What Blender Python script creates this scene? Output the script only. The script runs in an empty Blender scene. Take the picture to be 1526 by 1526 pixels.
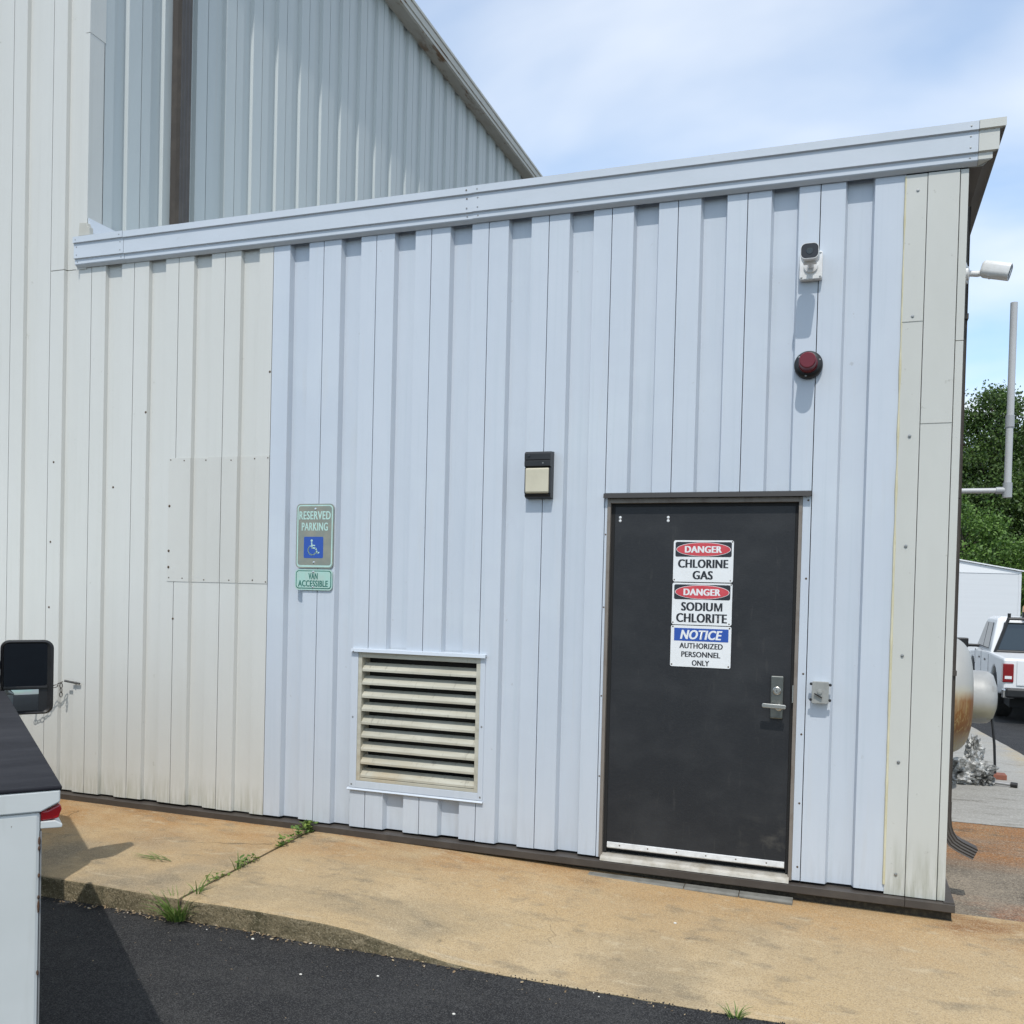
import bpy, bmesh, math, random
from mathutils import Vector, Matrix, noise
random.seed(7)
S = bpy.context.scene
COL = S.collection
RAD = math.radians

# ------------------------------------------------------------------ camera
cam = bpy.data.cameras.new('camera'); camo = bpy.data.objects.new('camera', cam); COL.objects.link(camo)
r = Vector((0.94009298, 0.34004032, 0.02444929)); u = Vector((-0.02940537, 0.00942874, 0.9995231)); fw = Vector((-0.33964763, 0.94036359, -0.0188629))
camo.matrix_world = Matrix(((r.x, u.x, -fw.x, 0.0), (r.y, u.y, -fw.y, -5.64987), (r.z, u.z, -fw.z, 1.64274), (0, 0, 0, 1)))
cam.sensor_width = 36; cam.lens = 1395.9 / 1526 * 36
cam.shift_y = (905.6 - 763) / 1526
cam.clip_start = 0.05; cam.clip_end = 3000
S.camera = camo

# ------------------------------------------------------------------ world, sun, exposure
SUN_EL, SUN_AZ = 58.2, 9.8          # azimuth: degrees to the right of the direction straight out of the front wall
az, el = RAD(SUN_AZ), RAD(SUN_EL)
to_sun = Vector((math.sin(az) * math.cos(el), -math.cos(az) * math.cos(el), math.sin(el)))
sl = bpy.data.lights.new('sun', 'SUN'); sl.energy = 3.45; sl.angle = RAD(0.53); sl.color = (1, 0.965, 0.91)
so = bpy.data.objects.new('sun', sl); COL.objects.link(so); so.rotation_euler = to_sun.to_track_quat('Z', 'Y').to_euler(); so.location = (3, -12, 20)
W = bpy.data.worlds.new('World'); S.world = W; W.use_nodes = True
nt = W.node_tree; N = nt.nodes; L = nt.links; N.clear()
sky = N.new('ShaderNodeTexSky'); sky.sky_type = 'NISHITA'; sky.sun_disc = False
sky.sun_elevation = el; sky.sun_rotation = math.pi - az; sky.air_density = 1.0; sky.dust_density = 1.0; sky.ozone_density = 1.4
tc = N.new('ShaderNodeTexCoord')
sep = N.new('ShaderNodeSeparateXYZ'); L.new(tc.outputs['Generated'], sep.inputs[0])
# project the view direction on a flat cloud layer
zm = N.new('ShaderNodeMath'); zm.operation = 'MAXIMUM'; zm.inputs[1].default_value = 0.0; L.new(sep.outputs['Z'], zm.inputs[0])
za = N.new('ShaderNodeMath'); za.operation = 'ADD'; za.inputs[1].default_value = 0.25; L.new(zm.outputs[0], za.inputs[0])
dv = N.new('ShaderNodeVectorMath'); dv.operation = 'DIVIDE'; L.new(tc.outputs['Generated'], dv.inputs[0])
cmb = N.new('ShaderNodeCombineXYZ'); 
for i in range(3): L.new(za.outputs[0], cmb.inputs[i])
L.new(cmb.outputs[0], dv.inputs[1])
mp = N.new('ShaderNodeMapping'); mp.inputs['Location'].default_value = (0.35, 0.3, 0.0); mp.inputs['Scale'].default_value = (1.0, 1.5, 0.15); L.new(dv.outputs[0], mp.inputs[0])
nz = N.new('ShaderNodeTexNoise'); nz.inputs['Scale'].default_value = 1.5; nz.inputs['Detail'].default_value = 5; nz.inputs['Roughness'].default_value = 0.42; nz.inputs['Distortion'].default_value = 0.25
L.new(mp.outputs[0], nz.inputs['Vector'])
rp = N.new('ShaderNodeValToRGB'); rp.color_ramp.elements[0].position = 0.30; rp.color_ramp.elements[1].position = 0.63; L.new(nz.outputs['Fac'], rp.inputs[0])
cf = N.new('ShaderNodeMath'); cf.operation = 'MULTIPLY'; cf.inputs[1].default_value = 0.88; L.new(rp.outputs[0], cf.inputs[0])
mx = N.new('ShaderNodeMix'); mx.data_type = 'RGBA'; L.new(cf.outputs[0], mx.inputs['Factor'])
skm = N.new('ShaderNodeMix'); skm.data_type = 'RGBA'; skm.blend_type = 'MULTIPLY'; skm.inputs['Factor'].default_value = 1.0
L.new(sky.outputs[0], skm.inputs['A']); skm.inputs['B'].default_value = (2.0, 2.5, 2.65, 1)
L.new(skm.outputs['Result'], mx.inputs['A']); mx.inputs['B'].default_value = (11.2, 11.8, 12.6, 1)
bg = N.new('ShaderNodeBackground'); bg.inputs['Strength'].default_value = 0.1; L.new(mx.outputs['Result'], bg.inputs[0])
wo = N.new('ShaderNodeOutputWorld'); L.new(bg.outputs[0], wo.inputs[0])
S.view_settings.view_transform = 'Standard'; S.view_settings.look = 'None'; S.view_settings.exposure = -0.13; S.view_settings.gamma = 1.0
S.view_settings.use_curve_mapping = False
S.render.engine = 'CYCLES'

# ------------------------------------------------------------------ materials
def mat(name, col, rough=0.5, metal=0.0, layers=(), bump=None, spec=0.5, trans=0.0, coord='Object'):
    """layers: (colour, scale-vector, ramp lo, ramp hi, strength, detail[, mask]) noise patches over the base colour.
    mask = (axis, from, to): fades the patch in along an object axis."""
    m = bpy.data.materials.new(name); m.use_nodes = True
    nt = m.node_tree; N = nt.nodes; L = nt.links
    b = N['Principled BSDF']; b.inputs['Roughness'].default_value = rough; b.inputs['Metallic'].default_value = metal
    b.inputs['Specular IOR Level'].default_value = spec
    if trans: b.inputs['Transmission Weight'].default_value = trans
    b.inputs['Base Color'].default_value = (*col, 1)
    tc = N.new('ShaderNodeTexCoord'); prev = None
    def noise_node(sc, det, rough=0.6):
        mp = N.new('ShaderNodeMapping'); mp.inputs['Scale'].default_value = sc; L.new(tc.outputs[coord], mp.inputs[0])
        n = N.new('ShaderNodeTexNoise'); n.inputs['Scale'].default_value = 1; n.inputs['Detail'].default_value = det; n.inputs['Roughness'].default_value = rough
        L.new(mp.outputs[0], n.inputs['Vector']); return n
    for ly in layers:
        c, sc, lo, hi, st, det = ly[:6]
        n = noise_node(sc, det)
        r = N.new('ShaderNodeMapRange'); r.inputs['From Min'].default_value = lo; r.inputs['From Max'].default_value = hi; r.inputs['To Max'].default_value = st
        L.new(n.outputs['Fac'], r.inputs['Value']); fac = r.outputs[0]
        if len(ly) > 6:
            masks = ly[6] if isinstance(ly[6], list) else [ly[6]]
            for (ax, a, z) in masks:
                sp = N.new('ShaderNodeSeparateXYZ'); L.new(tc.outputs[coord], sp.inputs[0])
                r2 = N.new('ShaderNodeMapRange'); r2.inputs['From Min'].default_value = a; r2.inputs['From Max'].default_value = z; L.new(sp.outputs[ax], r2.inputs['Value'])
                mu = N.new('ShaderNodeMath'); mu.operation = 'MULTIPLY'; L.new(fac, mu.inputs[0]); L.new(r2.outputs[0], mu.inputs[1]); fac = mu.outputs[0]
        mx = N.new('ShaderNodeMix'); mx.data_type = 'RGBA'; L.new(fac, mx.inputs['Factor'])
        if prev: L.new(prev, mx.inputs['A'])
        else: mx.inputs['A'].default_value = (*col, 1)
        mx.inputs['B'].default_value = (*c, 1); prev = mx.outputs['Result']
    if prev: L.new(prev, b.inputs['Base Color'])
    if bump:
        pn = None
        for (sc, det, st, di) in (bump if isinstance(bump, list) else [bump]):
            n = noise_node(sc, det); bp = N.new('ShaderNodeBump'); bp.inputs['Strength'].default_value = st; bp.inputs['Distance'].default_value = di
            L.new(n.outputs['Fac'], bp.inputs['Height'])
            if pn: L.new(pn, bp.inputs['Normal'])
            pn = bp.outputs[0]
        L.new(pn, b.inputs['Normal'])
    return m
def v3(x): return (x, x, x)
M = {}
oil = [((2.6, 2.6, 0.9), 3, 0.4, 0.02), (v3(160), 2, 0.08, 0.0006)]
M['beige'] = mat('beige_panel', (0.55, 0.55, 0.52), 0.5, layers=[
    ((0.525, 0.525, 0.49), (1.3, 1.3, 0.5), 0.4, 0.75, 0.6, 4), ((0.50, 0.50, 0.46), (30, 30, 0.7), 0.52, 0.8, 0.5, 3),
    ((0.22, 0.22, 0.14), (40, 40, 4), 0.40, 0.68, 0.7, 5, (2, 0.22, -0.02)), ((0.42, 0.41, 0.33), (8, 8, 3), 0.45, 0.8, 0.45, 5, (2, 0.45, 0.0)),
    ((0.35, 0.34, 0.29), (14, 14, 14), 0.69, 0.76, 0.5, 4)], bump=oil)
M['blue'] = mat('pale_blue_panel', (0.50, 0.54, 0.592), 0.4, layers=[
    ((0.45, 0.495, 0.555), (1.5, 1.5, 0.6), 0.4, 0.75, 0.8, 4), ((0.53, 0.58, 0.62), (0.9, 0.9, 1.6), 0.52, 0.72, 0.6, 5), ((0.43, 0.485, 0.53), (36, 36, 0.8), 0.52, 0.78, 0.5, 3), ((0.49, 0.51, 0.53), (14, 14, 1.2), 0.58, 0.75, 0.5, 5),
    ((0.34, 0.35, 0.36), (30, 30, 3), 0.46, 0.78, 0.55, 5, (2, 0.20, -0.02)), ((0.33, 0.33, 0.33), (17, 17, 17), 0.70, 0.76, 0.55, 4)], bump=oil)
M['blue_trim'] = mat('pale_blue_trim', (0.50, 0.54, 0.59), 0.45, layers=[((0.45, 0.495, 0.535), (2, 2, 6), 0.4, 0.75, 0.7, 5), ((0.36, 0.36, 0.36), (12, 12, 12), 0.68, 0.76, 0.4, 5)], bump=oil)
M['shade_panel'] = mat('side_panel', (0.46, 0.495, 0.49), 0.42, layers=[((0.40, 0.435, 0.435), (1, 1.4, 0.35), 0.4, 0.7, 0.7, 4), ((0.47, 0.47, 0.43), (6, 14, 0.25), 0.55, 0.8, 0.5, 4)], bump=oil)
M['patch'] = mat('patch_panel', (0.525, 0.52, 0.485), 0.5, layers=[((0.49, 0.485, 0.45), (2, 2, 1), 0.4, 0.75, 0.7, 4)], bump=oil)
M['trim'] = mat('corner_trim', (0.515, 0.515, 0.475), 0.5, layers=[
    ((0.46, 0.46, 0.42), (2.5, 2.5, 0.8), 0.4, 0.75, 0.7, 5), ((0.20, 0.20, 0.13), (30, 30, 3), 0.40, 0.68, 0.7, 5, (2, 0.34, 0.0)), ((0.25, 0.24, 0.2), (22, 22, 22), 0.68, 0.75, 0.5, 4)], bump=oil)
M['caulk'] = mat('caulk', (0.58, 0.54, 0.38), 0.7, layers=[((0.45, 0.40, 0.22), (9, 9, 5), 0.45, 0.7, 0.8, 5)], bump=(v3(60), 3, 0.5, 0.004))
M['brown'] = mat('brown_metal', (0.050, 0.042, 0.036), 0.5, layers=[((0.085, 0.072, 0.06), (6, 6, 6), 0.45, 0.75, 0.7, 5)], bump=(v3(30), 3, 0.1, 0.003))
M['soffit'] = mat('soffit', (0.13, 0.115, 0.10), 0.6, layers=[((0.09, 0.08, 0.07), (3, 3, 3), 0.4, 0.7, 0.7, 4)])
M['gutter'] = mat('gutter', (0.47, 0.46, 0.41), 0.5, layers=[((0.40, 0.39, 0.34), (3, 3, 3), 0.4, 0.7, 0.7, 5)])
M['gutter_rust'] = mat('gutter_underside', (0.43, 0.40, 0.35), 0.6, layers=[((0.36, 0.33, 0.27), (3, 3, 3), 0.4, 0.7, 0.7, 5), ((0.17, 0.085, 0.035), (9, 2.2, 9), 0.53, 0.62, 0.95, 6, [(1, 5.2, 5.9), (1, 8.2, 7.0)]), ((0.2, 0.11, 0.05), (14, 5, 14), 0.64, 0.7, 0.9, 6)])
M['dark'] = mat('dark_void', (0.012, 0.012, 0.012), 0.9)
M['door'] = mat('door_paint', (0.020, 0.021, 0.0235), 0.46, layers=[
    ((0.036, 0.037, 0.039), (2.4, 2.4, 3.5), 0.45, 0.75, 0.9, 7), ((0.05, 0.049, 0.047), (25, 25, 5), 0.62, 0.75, 0.5, 5), ((0.034, 0.034, 0.035), (45, 45, 90), 0.5, 0.8, 0.5, 3), ((0.13, 0.12, 0.10), (9, 9, 14), 0.5, 0.8, 0.6, 6, [(2, 0.42, 0.15), (0, -0.60, -0.42)])],
    bump=[((40, 40, 120), 3, 0.25, 0.002)], spec=0.3)
M['door_frame'] = mat('door_frame_paint', (0.19, 0.165, 0.14), 0.5, layers=[((0.12, 0.09, 0.07), (14, 14, 7), 0.5, 0.7, 0.8, 6)])
M['alum'] = mat('aluminium', (0.78, 0.78, 0.77), 0.4, 0.25, layers=[((0.55, 0.55, 0.54), (20, 20, 20), 0.4, 0.7, 0.7, 5)])
M['lock_metal'] = mat('dark_satin_metal', (0.20, 0.205, 0.19), 0.35, 0.9, layers=[((0.15, 0.15, 0.14), (30, 30, 30), 0.4, 0.7, 0.6, 4)])
M['cap'] = mat('black_cap', (0.018, 0.016, 0.015), 0.6)
M['strip'] = mat('grey_strip', (0.17, 0.165, 0.145), 0.7, layers=[((0.10, 0.095, 0.08), v3(14), 0.4, 0.7, 0.8, 5)])
M['alum_dull'] = mat('dull_aluminium', (0.55, 0.52, 0.46), 0.5, 0.45, layers=[((0.33, 0.29, 0.22), (12, 12, 12), 0.42, 0.7, 0.8, 6)])
M['nickel'] = mat('satin_nickel', (0.52, 0.51, 0.48), 0.33, 0.95, layers=[((0.42, 0.41, 0.38), (30, 30, 30), 0.4, 0.7, 0.6, 4)])
M['louver'] = mat('louver_paint', (0.46, 0.445, 0.37), 0.5, layers=[((0.34, 0.32, 0.25), (3, 8, 20), 0.38, 0.68, 0.85, 7), ((0.20, 0.19, 0.15), (40, 10, 12), 0.58, 0.72, 0.6, 6), ((0.38, 0.25, 0.10), (5, 9, 16), 0.36, 0.72, 0.75, 6, [(2, 0.60, 0.30), (0, -2.5, -3.0)])])
M['black'] = mat('black_plastic', (0.010, 0.010, 0.011), 0.42, layers=[((0.019, 0.019, 0.020), v3(8), 0.4, 0.75, 0.7, 5)])
M['seal'] = mat('black_seal', (0.008, 0.008, 0.008), 0.8)
M['rubber'] = mat('rubber', (0.02, 0.02, 0.02), 0.8, layers=[((0.05, 0.047, 0.042), v3(12), 0.45, 0.75, 0.7, 5)])
M['white_plastic'] = mat('white_plastic', (0.70, 0.70, 0.69), 0.4, layers=[((0.58, 0.57, 0.54), v3(22), 0.45, 0.75, 0.7, 5)])
M['lens'] = mat('frosted_lens', (0.56, 0.52, 0.40), 0.35, layers=[((0.48, 0.44, 0.33), v3(7), 0.4, 0.7, 0.7, 4)])
M['red_lens'] = mat('red_lens', (0.13, 0.007, 0.016), 0.3, spec=0.45)
M['grey_box'] = mat('grey_cast_metal', (0.34, 0.34, 0.32), 0.5, 0.35, layers=[((0.26, 0.26, 0.245), v3(30), 0.4, 0.7, 0.7, 4)])
M['screw'] = mat('screw_steel', (0.30, 0.30, 0.29), 0.4, 0.7)
M['screw_rust'] = mat('screw_rust', (0.10, 0.07, 0.045), 0.7, 0.2)
M['sign_white'] = mat('sign_white', (0.72, 0.73, 0.73), 0.4, layers=[((0.64, 0.645, 0.64), v3(9), 0.4, 0.75, 0.6, 4)])
M['ink'] = mat('ink_black', (0.016, 0.018, 0.024), 0.45)
M['ink_red'] = mat('ink_red', (0.50, 0.045, 0.06), 0.45, layers=[((0.58, 0.09, 0.10), v3(14), 0.4, 0.7, 0.6, 4)])
M['ink_blue'] = mat('ink_blue', (0.020, 0.075, 0.34), 0.45)
M['sign_olive'] = mat('reflective_sheet', (0.20, 0.215, 0.185), 0.45, layers=[((0.27, 0.265, 0.215), (10, 10, 14), 0.38, 0.7, 0.9, 6), ((0.17, 0.23, 0.21), (7, 7, 5), 0.5, 0.75, 0.7, 4)])
M['mint'] = mat('faded_mint', (0.42, 0.62, 0.56), 0.45, layers=[((0.36, 0.50, 0.46), v3(12), 0.4, 0.7, 0.7, 4)])
M['mint_bg'] = mat('faded_mint_sheet', (0.34, 0.53, 0.47), 0.45, layers=[((0.40, 0.47, 0.42), v3(11), 0.4, 0.7, 0.8, 5)])
M['green_ink'] = mat('green_ink', (0.02, 0.13, 0.10), 0.45)
M['pvc'] = mat('grey_pvc', (0.46, 0.47, 0.48), 0.45, layers=[((0.38, 0.39, 0.40), (4, 4, 2), 0.4, 0.7, 0.7, 4)])
M['pvc_fit'] = mat('grey_pvc_fitting', (0.33, 0.345, 0.36), 0.45)
M['truck_white'] = mat('truck_paint', (0.57, 0.585, 0.57), 0.35, layers=[((0.50, 0.515, 0.495), v3(2.4), 0.4, 0.75, 0.8, 6), ((0.14, 0.10, 0.07), v3(22), 0.715, 0.73, 0.9, 3), ((0.17, 0.10, 0.055), v3(13), 0.735, 0.75, 0.95, 4), ((0.42, 0.42, 0.38), (12, 12, 2), 0.55, 0.8, 0.5, 4)], bump=(v3(2), 2, 0.1, 0.01))
M['truck_lid'] = mat('weathered_black_lid', (0.012, 0.012, 0.016), 0.7, spec=0.2, layers=[((0.032, 0.032, 0.037), (2, 7, 2), 0.42, 0.75, 0.8, 6), ((0.42, 0.42, 0.42), (5, 14, 5), 0.70, 0.74, 0.7, 5)], bump=(v3(60), 3, 0.15, 0.002))
M['rust'] = mat('rust', (0.10, 0.045, 0.02), 0.85, layers=[((0.035, 0.025, 0.02), v3(40), 0.4, 0.65, 0.9, 5)], bump=(v3(120), 3, 0.5, 0.003))
M['paint_white'] = mat('pickup_paint', (0.72, 0.73, 0.74), 0.25)
M['glass'] = mat('dark_glass', (0.012, 0.018, 0.02), 0.05, spec=0.8)
M['mirror'] = mat('mirror_glass', (0.075, 0.09, 0.11), 0.03, 1.0)
M['mirror_wide'] = mat('convex_mirror_glass', (0.3, 0.33, 0.35), 0.03, 1.0)
M['tail'] = mat('tail_lamp', (0.38, 0.006, 0.010), 0.12, spec=0.8)
M['tail_dark'] = mat('pickup_tail_lamp', (0.20, 0.008, 0.012), 0.12, spec=0.8)
M['chrome'] = mat('chrome', (0.7, 0.7, 0.7), 0.15, 1.0)
M['amber'] = mat('amber_lens', (0.55, 0.27, 0.10), 0.25)
M['shed'] = mat('white_siding', (0.66, 0.675, 0.69), 0.45, layers=[((0.635, 0.65, 0.665), (0.3, 0.3, 14), 0.4, 0.7, 0.8, 2)])
M['shed_roof'] = mat('white_roof', (0.80, 0.81, 0.82), 0.35)
M['tank'] = mat('tank_jacket', (0.33, 0.33, 0.315), 0.5, 0.1, layers=[((0.36, 0.355, 0.33), (3, 3, 5), 0.4, 0.7, 0.8, 6),
    ((0.45, 0.38, 0.20), (5, 5, 1.2), 0.3, 0.6, 0.8, 5, [(2, 0.86, 0.70)]), ((0.20, 0.075, 0.016), (6, 6, 1.5), 0.25, 0.5, 0.95, 5, [(2, 0.80, 0.70), (2, 0.20, 0.42)]),
    ((0.33, 0.24, 0.10), (55, 55, 0.9), 0.52, 0.60, 0.8, 4, [(2, 0.72, 0.60)])], bump=((34, 34, 0.8), 4, 0.2, 0.006))
M['tank_small'] = mat('small_tank_jacket', (0.31, 0.31, 0.30), 0.5, 0.1, layers=[((0.38, 0.38, 0.365), (4, 4, 4), 0.45, 0.6, 0.8, 6), ((0.20, 0.18, 0.15), (7, 7, 7), 0.58, 0.68, 0.6, 6), ((0.40, 0.35, 0.22), (4, 4, 5), 0.35, 0.6, 0.8, 5, [(2, 0.58, 0.46)])], bump=(v3(6), 4, 0.2, 0.01))
M['foil'] = mat('crumpled_foil', (0.42, 0.42, 0.405), 0.42, 0.55, layers=[((0.045, 0.045, 0.04), v3(5), 0.44, 0.60, 0.9, 6)], bump=(v3(22), 4, 0.9, 0.03))
M['red_block'] = mat('red_brown_block', (0.25, 0.085, 0.05), 0.8, layers=[((0.17, 0.07, 0.05), v3(20), 0.4, 0.7, 0.8, 4)])
M['chain'] = mat('chain_steel', (0.11, 0.105, 0.095), 0.5, 0.7)
M['pebble'] = mat('pale_stone', (0.62, 0.60, 0.55), 0.8)
M['litter'] = mat('dry_litter', (0.30, 0.23, 0.14), 0.85, layers=[((0.16, 0.10, 0.05), v3(30), 0.45, 0.6, 0.9, 3), ((0.5, 0.46, 0.4), v3(23), 0.58, 0.66, 0.8, 3)])
M['crack'] = mat('joint_dirt', (0.035, 0.030, 0.022), 0.95, layers=[((0.09, 0.075, 0.05), v3(40), 0.45, 0.7, 0.8, 4)])
M['bark'] = mat('bark', (0.06, 0.048, 0.036), 0.9, layers=[((0.035, 0.028, 0.022), (8, 8, 1.5), 0.4, 0.65, 0.8, 5)])
M['ladder'] = mat('grey_steel', (0.3, 0.3, 0.3), 0.5, 0.5)

def leaf_mat(name, a, b):
    m = bpy.data.materials.new(name); m.use_nodes = True; N = m.node_tree.nodes; L = m.node_tree.links
    p = N['Principled BSDF']; p.inputs['Roughness'].default_value = 0.55
    g = N.new('ShaderNodeNewGeometry'); mx = N.new('ShaderNodeMix'); mx.data_type = 'RGBA'
    L.new(g.outputs['Random Per Island'], mx.inputs['Factor']); mx.inputs['A'].default_value = (*a, 1); mx.inputs['B'].default_value = (*b, 1)
    L.new(mx.outputs['Result'], p.inputs['Base Color'])
    tr = N.new('ShaderNodeBsdfTranslucent'); L.new(mx.outputs['Result'], tr.inputs['Color'])
    ms = N.new('ShaderNodeMixShader'); ms.inputs[0].default_value = 0.3; L.new(p.outputs[0], ms.inputs[1]); L.new(tr.outputs[0], ms.inputs[2])
    L.new(ms.outputs[0], N['Material Output'].inputs[0]); return m
M['leaf'] = leaf_mat('tree_leaf', (0.014, 0.036, 0.007), (0.105, 0.18, 0.032))
M['leaf_light'] = leaf_mat('light_tree_leaf', (0.035, 0.085, 0.014), (0.16, 0.28, 0.05))
M['grass'] = leaf_mat('grass_blade', (0.06, 0.14, 0.02), (0.20, 0.28, 0.07))
M['weed'] = leaf_mat('weed_leaf', (0.07, 0.14, 0.025), (0.22, 0.30, 0.06))

def ground_mat(name, base, layers, speck, bumps, rough=0.9):
    m = mat(name, base, rough, layers=layers, bump=bumps, spec=0.3)
    if speck:
        N = m.node_tree.nodes; L = m.node_tree.links; b = N['Principled BSDF']
        tc = N.new('ShaderNodeTexCoord')
        src = b.inputs['Base Color'].links[0].from_socket
        for (c, sc, thr, st) in speck:
            vo = N.new('ShaderNodeTexVoronoi'); vo.inputs['Scale'].default_value = sc; L.new(tc.outputs['Object'], vo.inputs['Vector'])
            sp = N.new('ShaderNodeSeparateColor'); L.new(vo.outputs['Color'], sp.inputs[0])
            r = N.new('ShaderNodeMapRange'); r.inputs['From Min'].default_value = thr; r.inputs['From Max'].default_value = min(1, thr + 0.15); r.inputs['To Max'].default_value = st
            L.new(sp.outputs[0], r.inputs['Value'])
            mx = N.new('ShaderNodeMix'); mx.data_type = 'RGBA'; L.new(r.outputs[0], mx.inputs['Factor']); L.new(src, mx.inputs['A']); mx.inputs['B'].default_value = (*c, 1); src = mx.outputs['Result']
        L.new(src, b.inputs['Base Color'])
    return m
M['asphalt'] = ground_mat('asphalt', (0.016, 0.016, 0.018), [((0.034, 0.034, 0.035), v3(0.7), 0.42, 0.66, 0.9, 6), ((0.062, 0.060, 0.057), (2.0, 3.4, 2), 0.53, 0.75, 0.6, 8), ((0.009, 0.009, 0.010), v3(1.7), 0.58, 0.70, 0.7, 6), ((0.10, 0.095, 0.085), (6, 14, 6), 0.64, 0.74, 0.5, 7)],
    [((0.080, 0.079, 0.077), 230, 0.60, 0.8), ((0.22, 0.215, 0.205), 200, 0.958, 0.9), ((0.008, 0.008, 0.009), 200, 0.68, 0.85)], [(v3(150), 3, 1.0, 0.009), (v3(6), 3, 0.3, 0.03)], 0.8)
M['concrete'] = ground_mat('tan_concrete', (0.42, 0.305, 0.165), [
    ((0.35, 0.265, 0.16), v3(0.8), 0.38, 0.66, 0.9, 6), ((0.48, 0.37, 0.225), v3(2.0), 0.48, 0.72, 0.7, 7), ((0.215, 0.178, 0.118), (1.3, 2.2, 1.6), 0.50, 0.70, 0.65, 9),
    ((0.38, 0.22, 0.085), (0.6, 1.6, 2), 0.36, 0.62, 0.8, 7, (1, -0.9, -0.15)), ((0.30, 0.14, 0.04), (1.5, 4.0, 3), 0.40, 0.60, 0.9, 8, [(1, -0.55, -0.08), (0, -0.6, -2.2)]), ((0.13, 0.075, 0.035), (2.4, 7, 3), 0.50, 0.66, 0.8, 8, [(1, -0.42, 0.0), (0, 0.3, -1.5)]),
    ((0.30, 0.155, 0.05), (1.3, 2.0, 2), 0.36, 0.58, 0.8, 7, [(0, -3.2, -4.2), (1, -1.15, -0.3)]), ((0.19, 0.16, 0.115), (1.0, 1.0, 1), 0.44, 0.58, 0.85, 8, [(0, -3.4, -3.8), (1, -0.3, -0.9)]),
    ((0.20, 0.09, 0.03), (2, 5, 2), 0.42, 0.58, 0.85, 7, [(0, 0.42, 0.58), (1, -0.32, -0.08)]),
    ((0.48, 0.40, 0.28), (3, 30, 3), 0.58, 0.70, 0.6, 7, (1, -1.05, -1.3)), ((0.17, 0.14, 0.095), (5, 9, 5), 0.55, 0.70, 0.65, 9), ((0.47, 0.38, 0.25), (7, 13, 7), 0.59, 0.70, 0.5, 8), ((0.10, 0.08, 0.055), (9, 9, 9), 0.67, 0.73, 0.6, 6)],
    [((0.52, 0.42, 0.28), 230, 0.66, 0.36), ((0.17, 0.125, 0.075), 210, 0.68, 0.42)], [(v3(150), 3, 0.7, 0.004), (v3(9), 5, 0.3, 0.014)], 0.88)
M['kerb'] = ground_mat('dirty_kerb', (0.19, 0.155, 0.095), [((0.10, 0.085, 0.05), (5, 5, 9), 0.38, 0.62, 0.9, 7), ((0.30, 0.25, 0.165), (9, 9, 30), 0.55, 0.72, 0.8, 6), ((0.06, 0.055, 0.03), (12, 12, 5), 0.55, 0.7, 0.8, 6)],
    [((0.34, 0.29, 0.2), 150, 0.8, 0.5), ((0.06, 0.05, 0.03), 130, 0.7, 0.6)], [(v3(70), 4, 0.9, 0.008), (v3(12), 4, 0.5, 0.02)], 0.92)
M['pad_stained'] = ground_mat('stained_pad', (0.24, 0.20, 0.15), [
    ((0.11, 0.095, 0.075), v3(1.6), 0.4, 0.65, 0.9, 6), ((0.28, 0.125, 0.04), (0.8, 3.2, 2), 0.30, 0.55, 0.95, 6, [(1, 1.25, 1.8)]), ((0.30, 0.22, 0.12), (2, 3, 2), 0.45, 0.65, 0.8, 6, [(1, 2.2, 2.7)]),
    ((0.28, 0.10, 0.035), (2, 3.4, 2), 0.44, 0.60, 0.8, 6, [(1, 0.7, 0.25)]), ((0.05, 0.04, 0.03), (3, 6, 3), 0.58, 0.70, 0.7, 6)],
    [((0.36, 0.30, 0.22), 130, 0.72, 0.6), ((0.08, 0.06, 0.045), 120, 0.68, 0.6)], [(v3(90), 3, 0.8, 0.007)], 0.85)
M['pad_grey'] = ground_mat('grey_pad', (0.31, 0.30, 0.275), [((0.25, 0.24, 0.215), (0.8, 2.4, 1), 0.4, 0.7, 0.9, 6), ((0.16, 0.15, 0.13), (1.5, 7, 2), 0.56, 0.7, 0.8, 6), ((0.36, 0.29, 0.18), (1, 1, 1), 0.45, 0.6, 0.9, 5, [(0, 1.75, 2.05)])],
    [((0.42, 0.41, 0.38), 90, 0.7, 0.5)], [(v3(60), 3, 0.7, 0.006)], 0.9)

# ------------------------------------------------------------------ mesh helpers
def link(name, me, material, parent=None, smooth=None, bevel=0, loc=None, mats=None):
    o = bpy.data.objects.new(name, me); COL.objects.link(o)
    if material is not None and len(me.materials) == 0: me.materials.append(M[material])
    if parent: o.parent = parent
    if loc: o.location = loc
    if smooth is not None:
        me.polygons.foreach_set('use_smooth', [True] * len(me.polygons)); me.set_sharp_from_angle(angle=RAD(smooth))
    if bevel:
        b = o.modifiers.new('bevel', 'BEVEL'); b.width = bevel; b.segments = 2; b.limit_method = 'ANGLE'; b.angle_limit = RAD(40)
    return o
def mk(name, bm, material, parent=None, smooth=None, bevel=0, loc=None, recalc=True):
    if recalc: bmesh.ops.recalc_face_normals(bm, faces=bm.faces[:])
    me = bpy.data.meshes.new(name); bm.to_mesh(me); bm.free()
    return link(name, me, material, parent, smooth, bevel, loc)
def B(): return bmesh.new()
def box(bm, x0, x1, y0, y1, z0, z1):
    vs = [bm.verts.new((x, y, z)) for z in (z0, z1) for (x, y) in ((x0, y0), (x1, y0), (x1, y1), (x0, y1))]
    for f in ((3, 2, 1, 0), (4, 5, 6, 7), (0, 1, 5, 4), (1, 2, 6, 5), (2, 3, 7, 6), (3, 0, 4, 7)): bm.faces.new([vs[i] for i in f])
    return vs
def boxo(name, d, material, parent=None, bevel=0, **k):
    bm = B(); box(bm, *d); return mk(name, bm, material, parent, bevel=bevel, **k)
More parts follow.
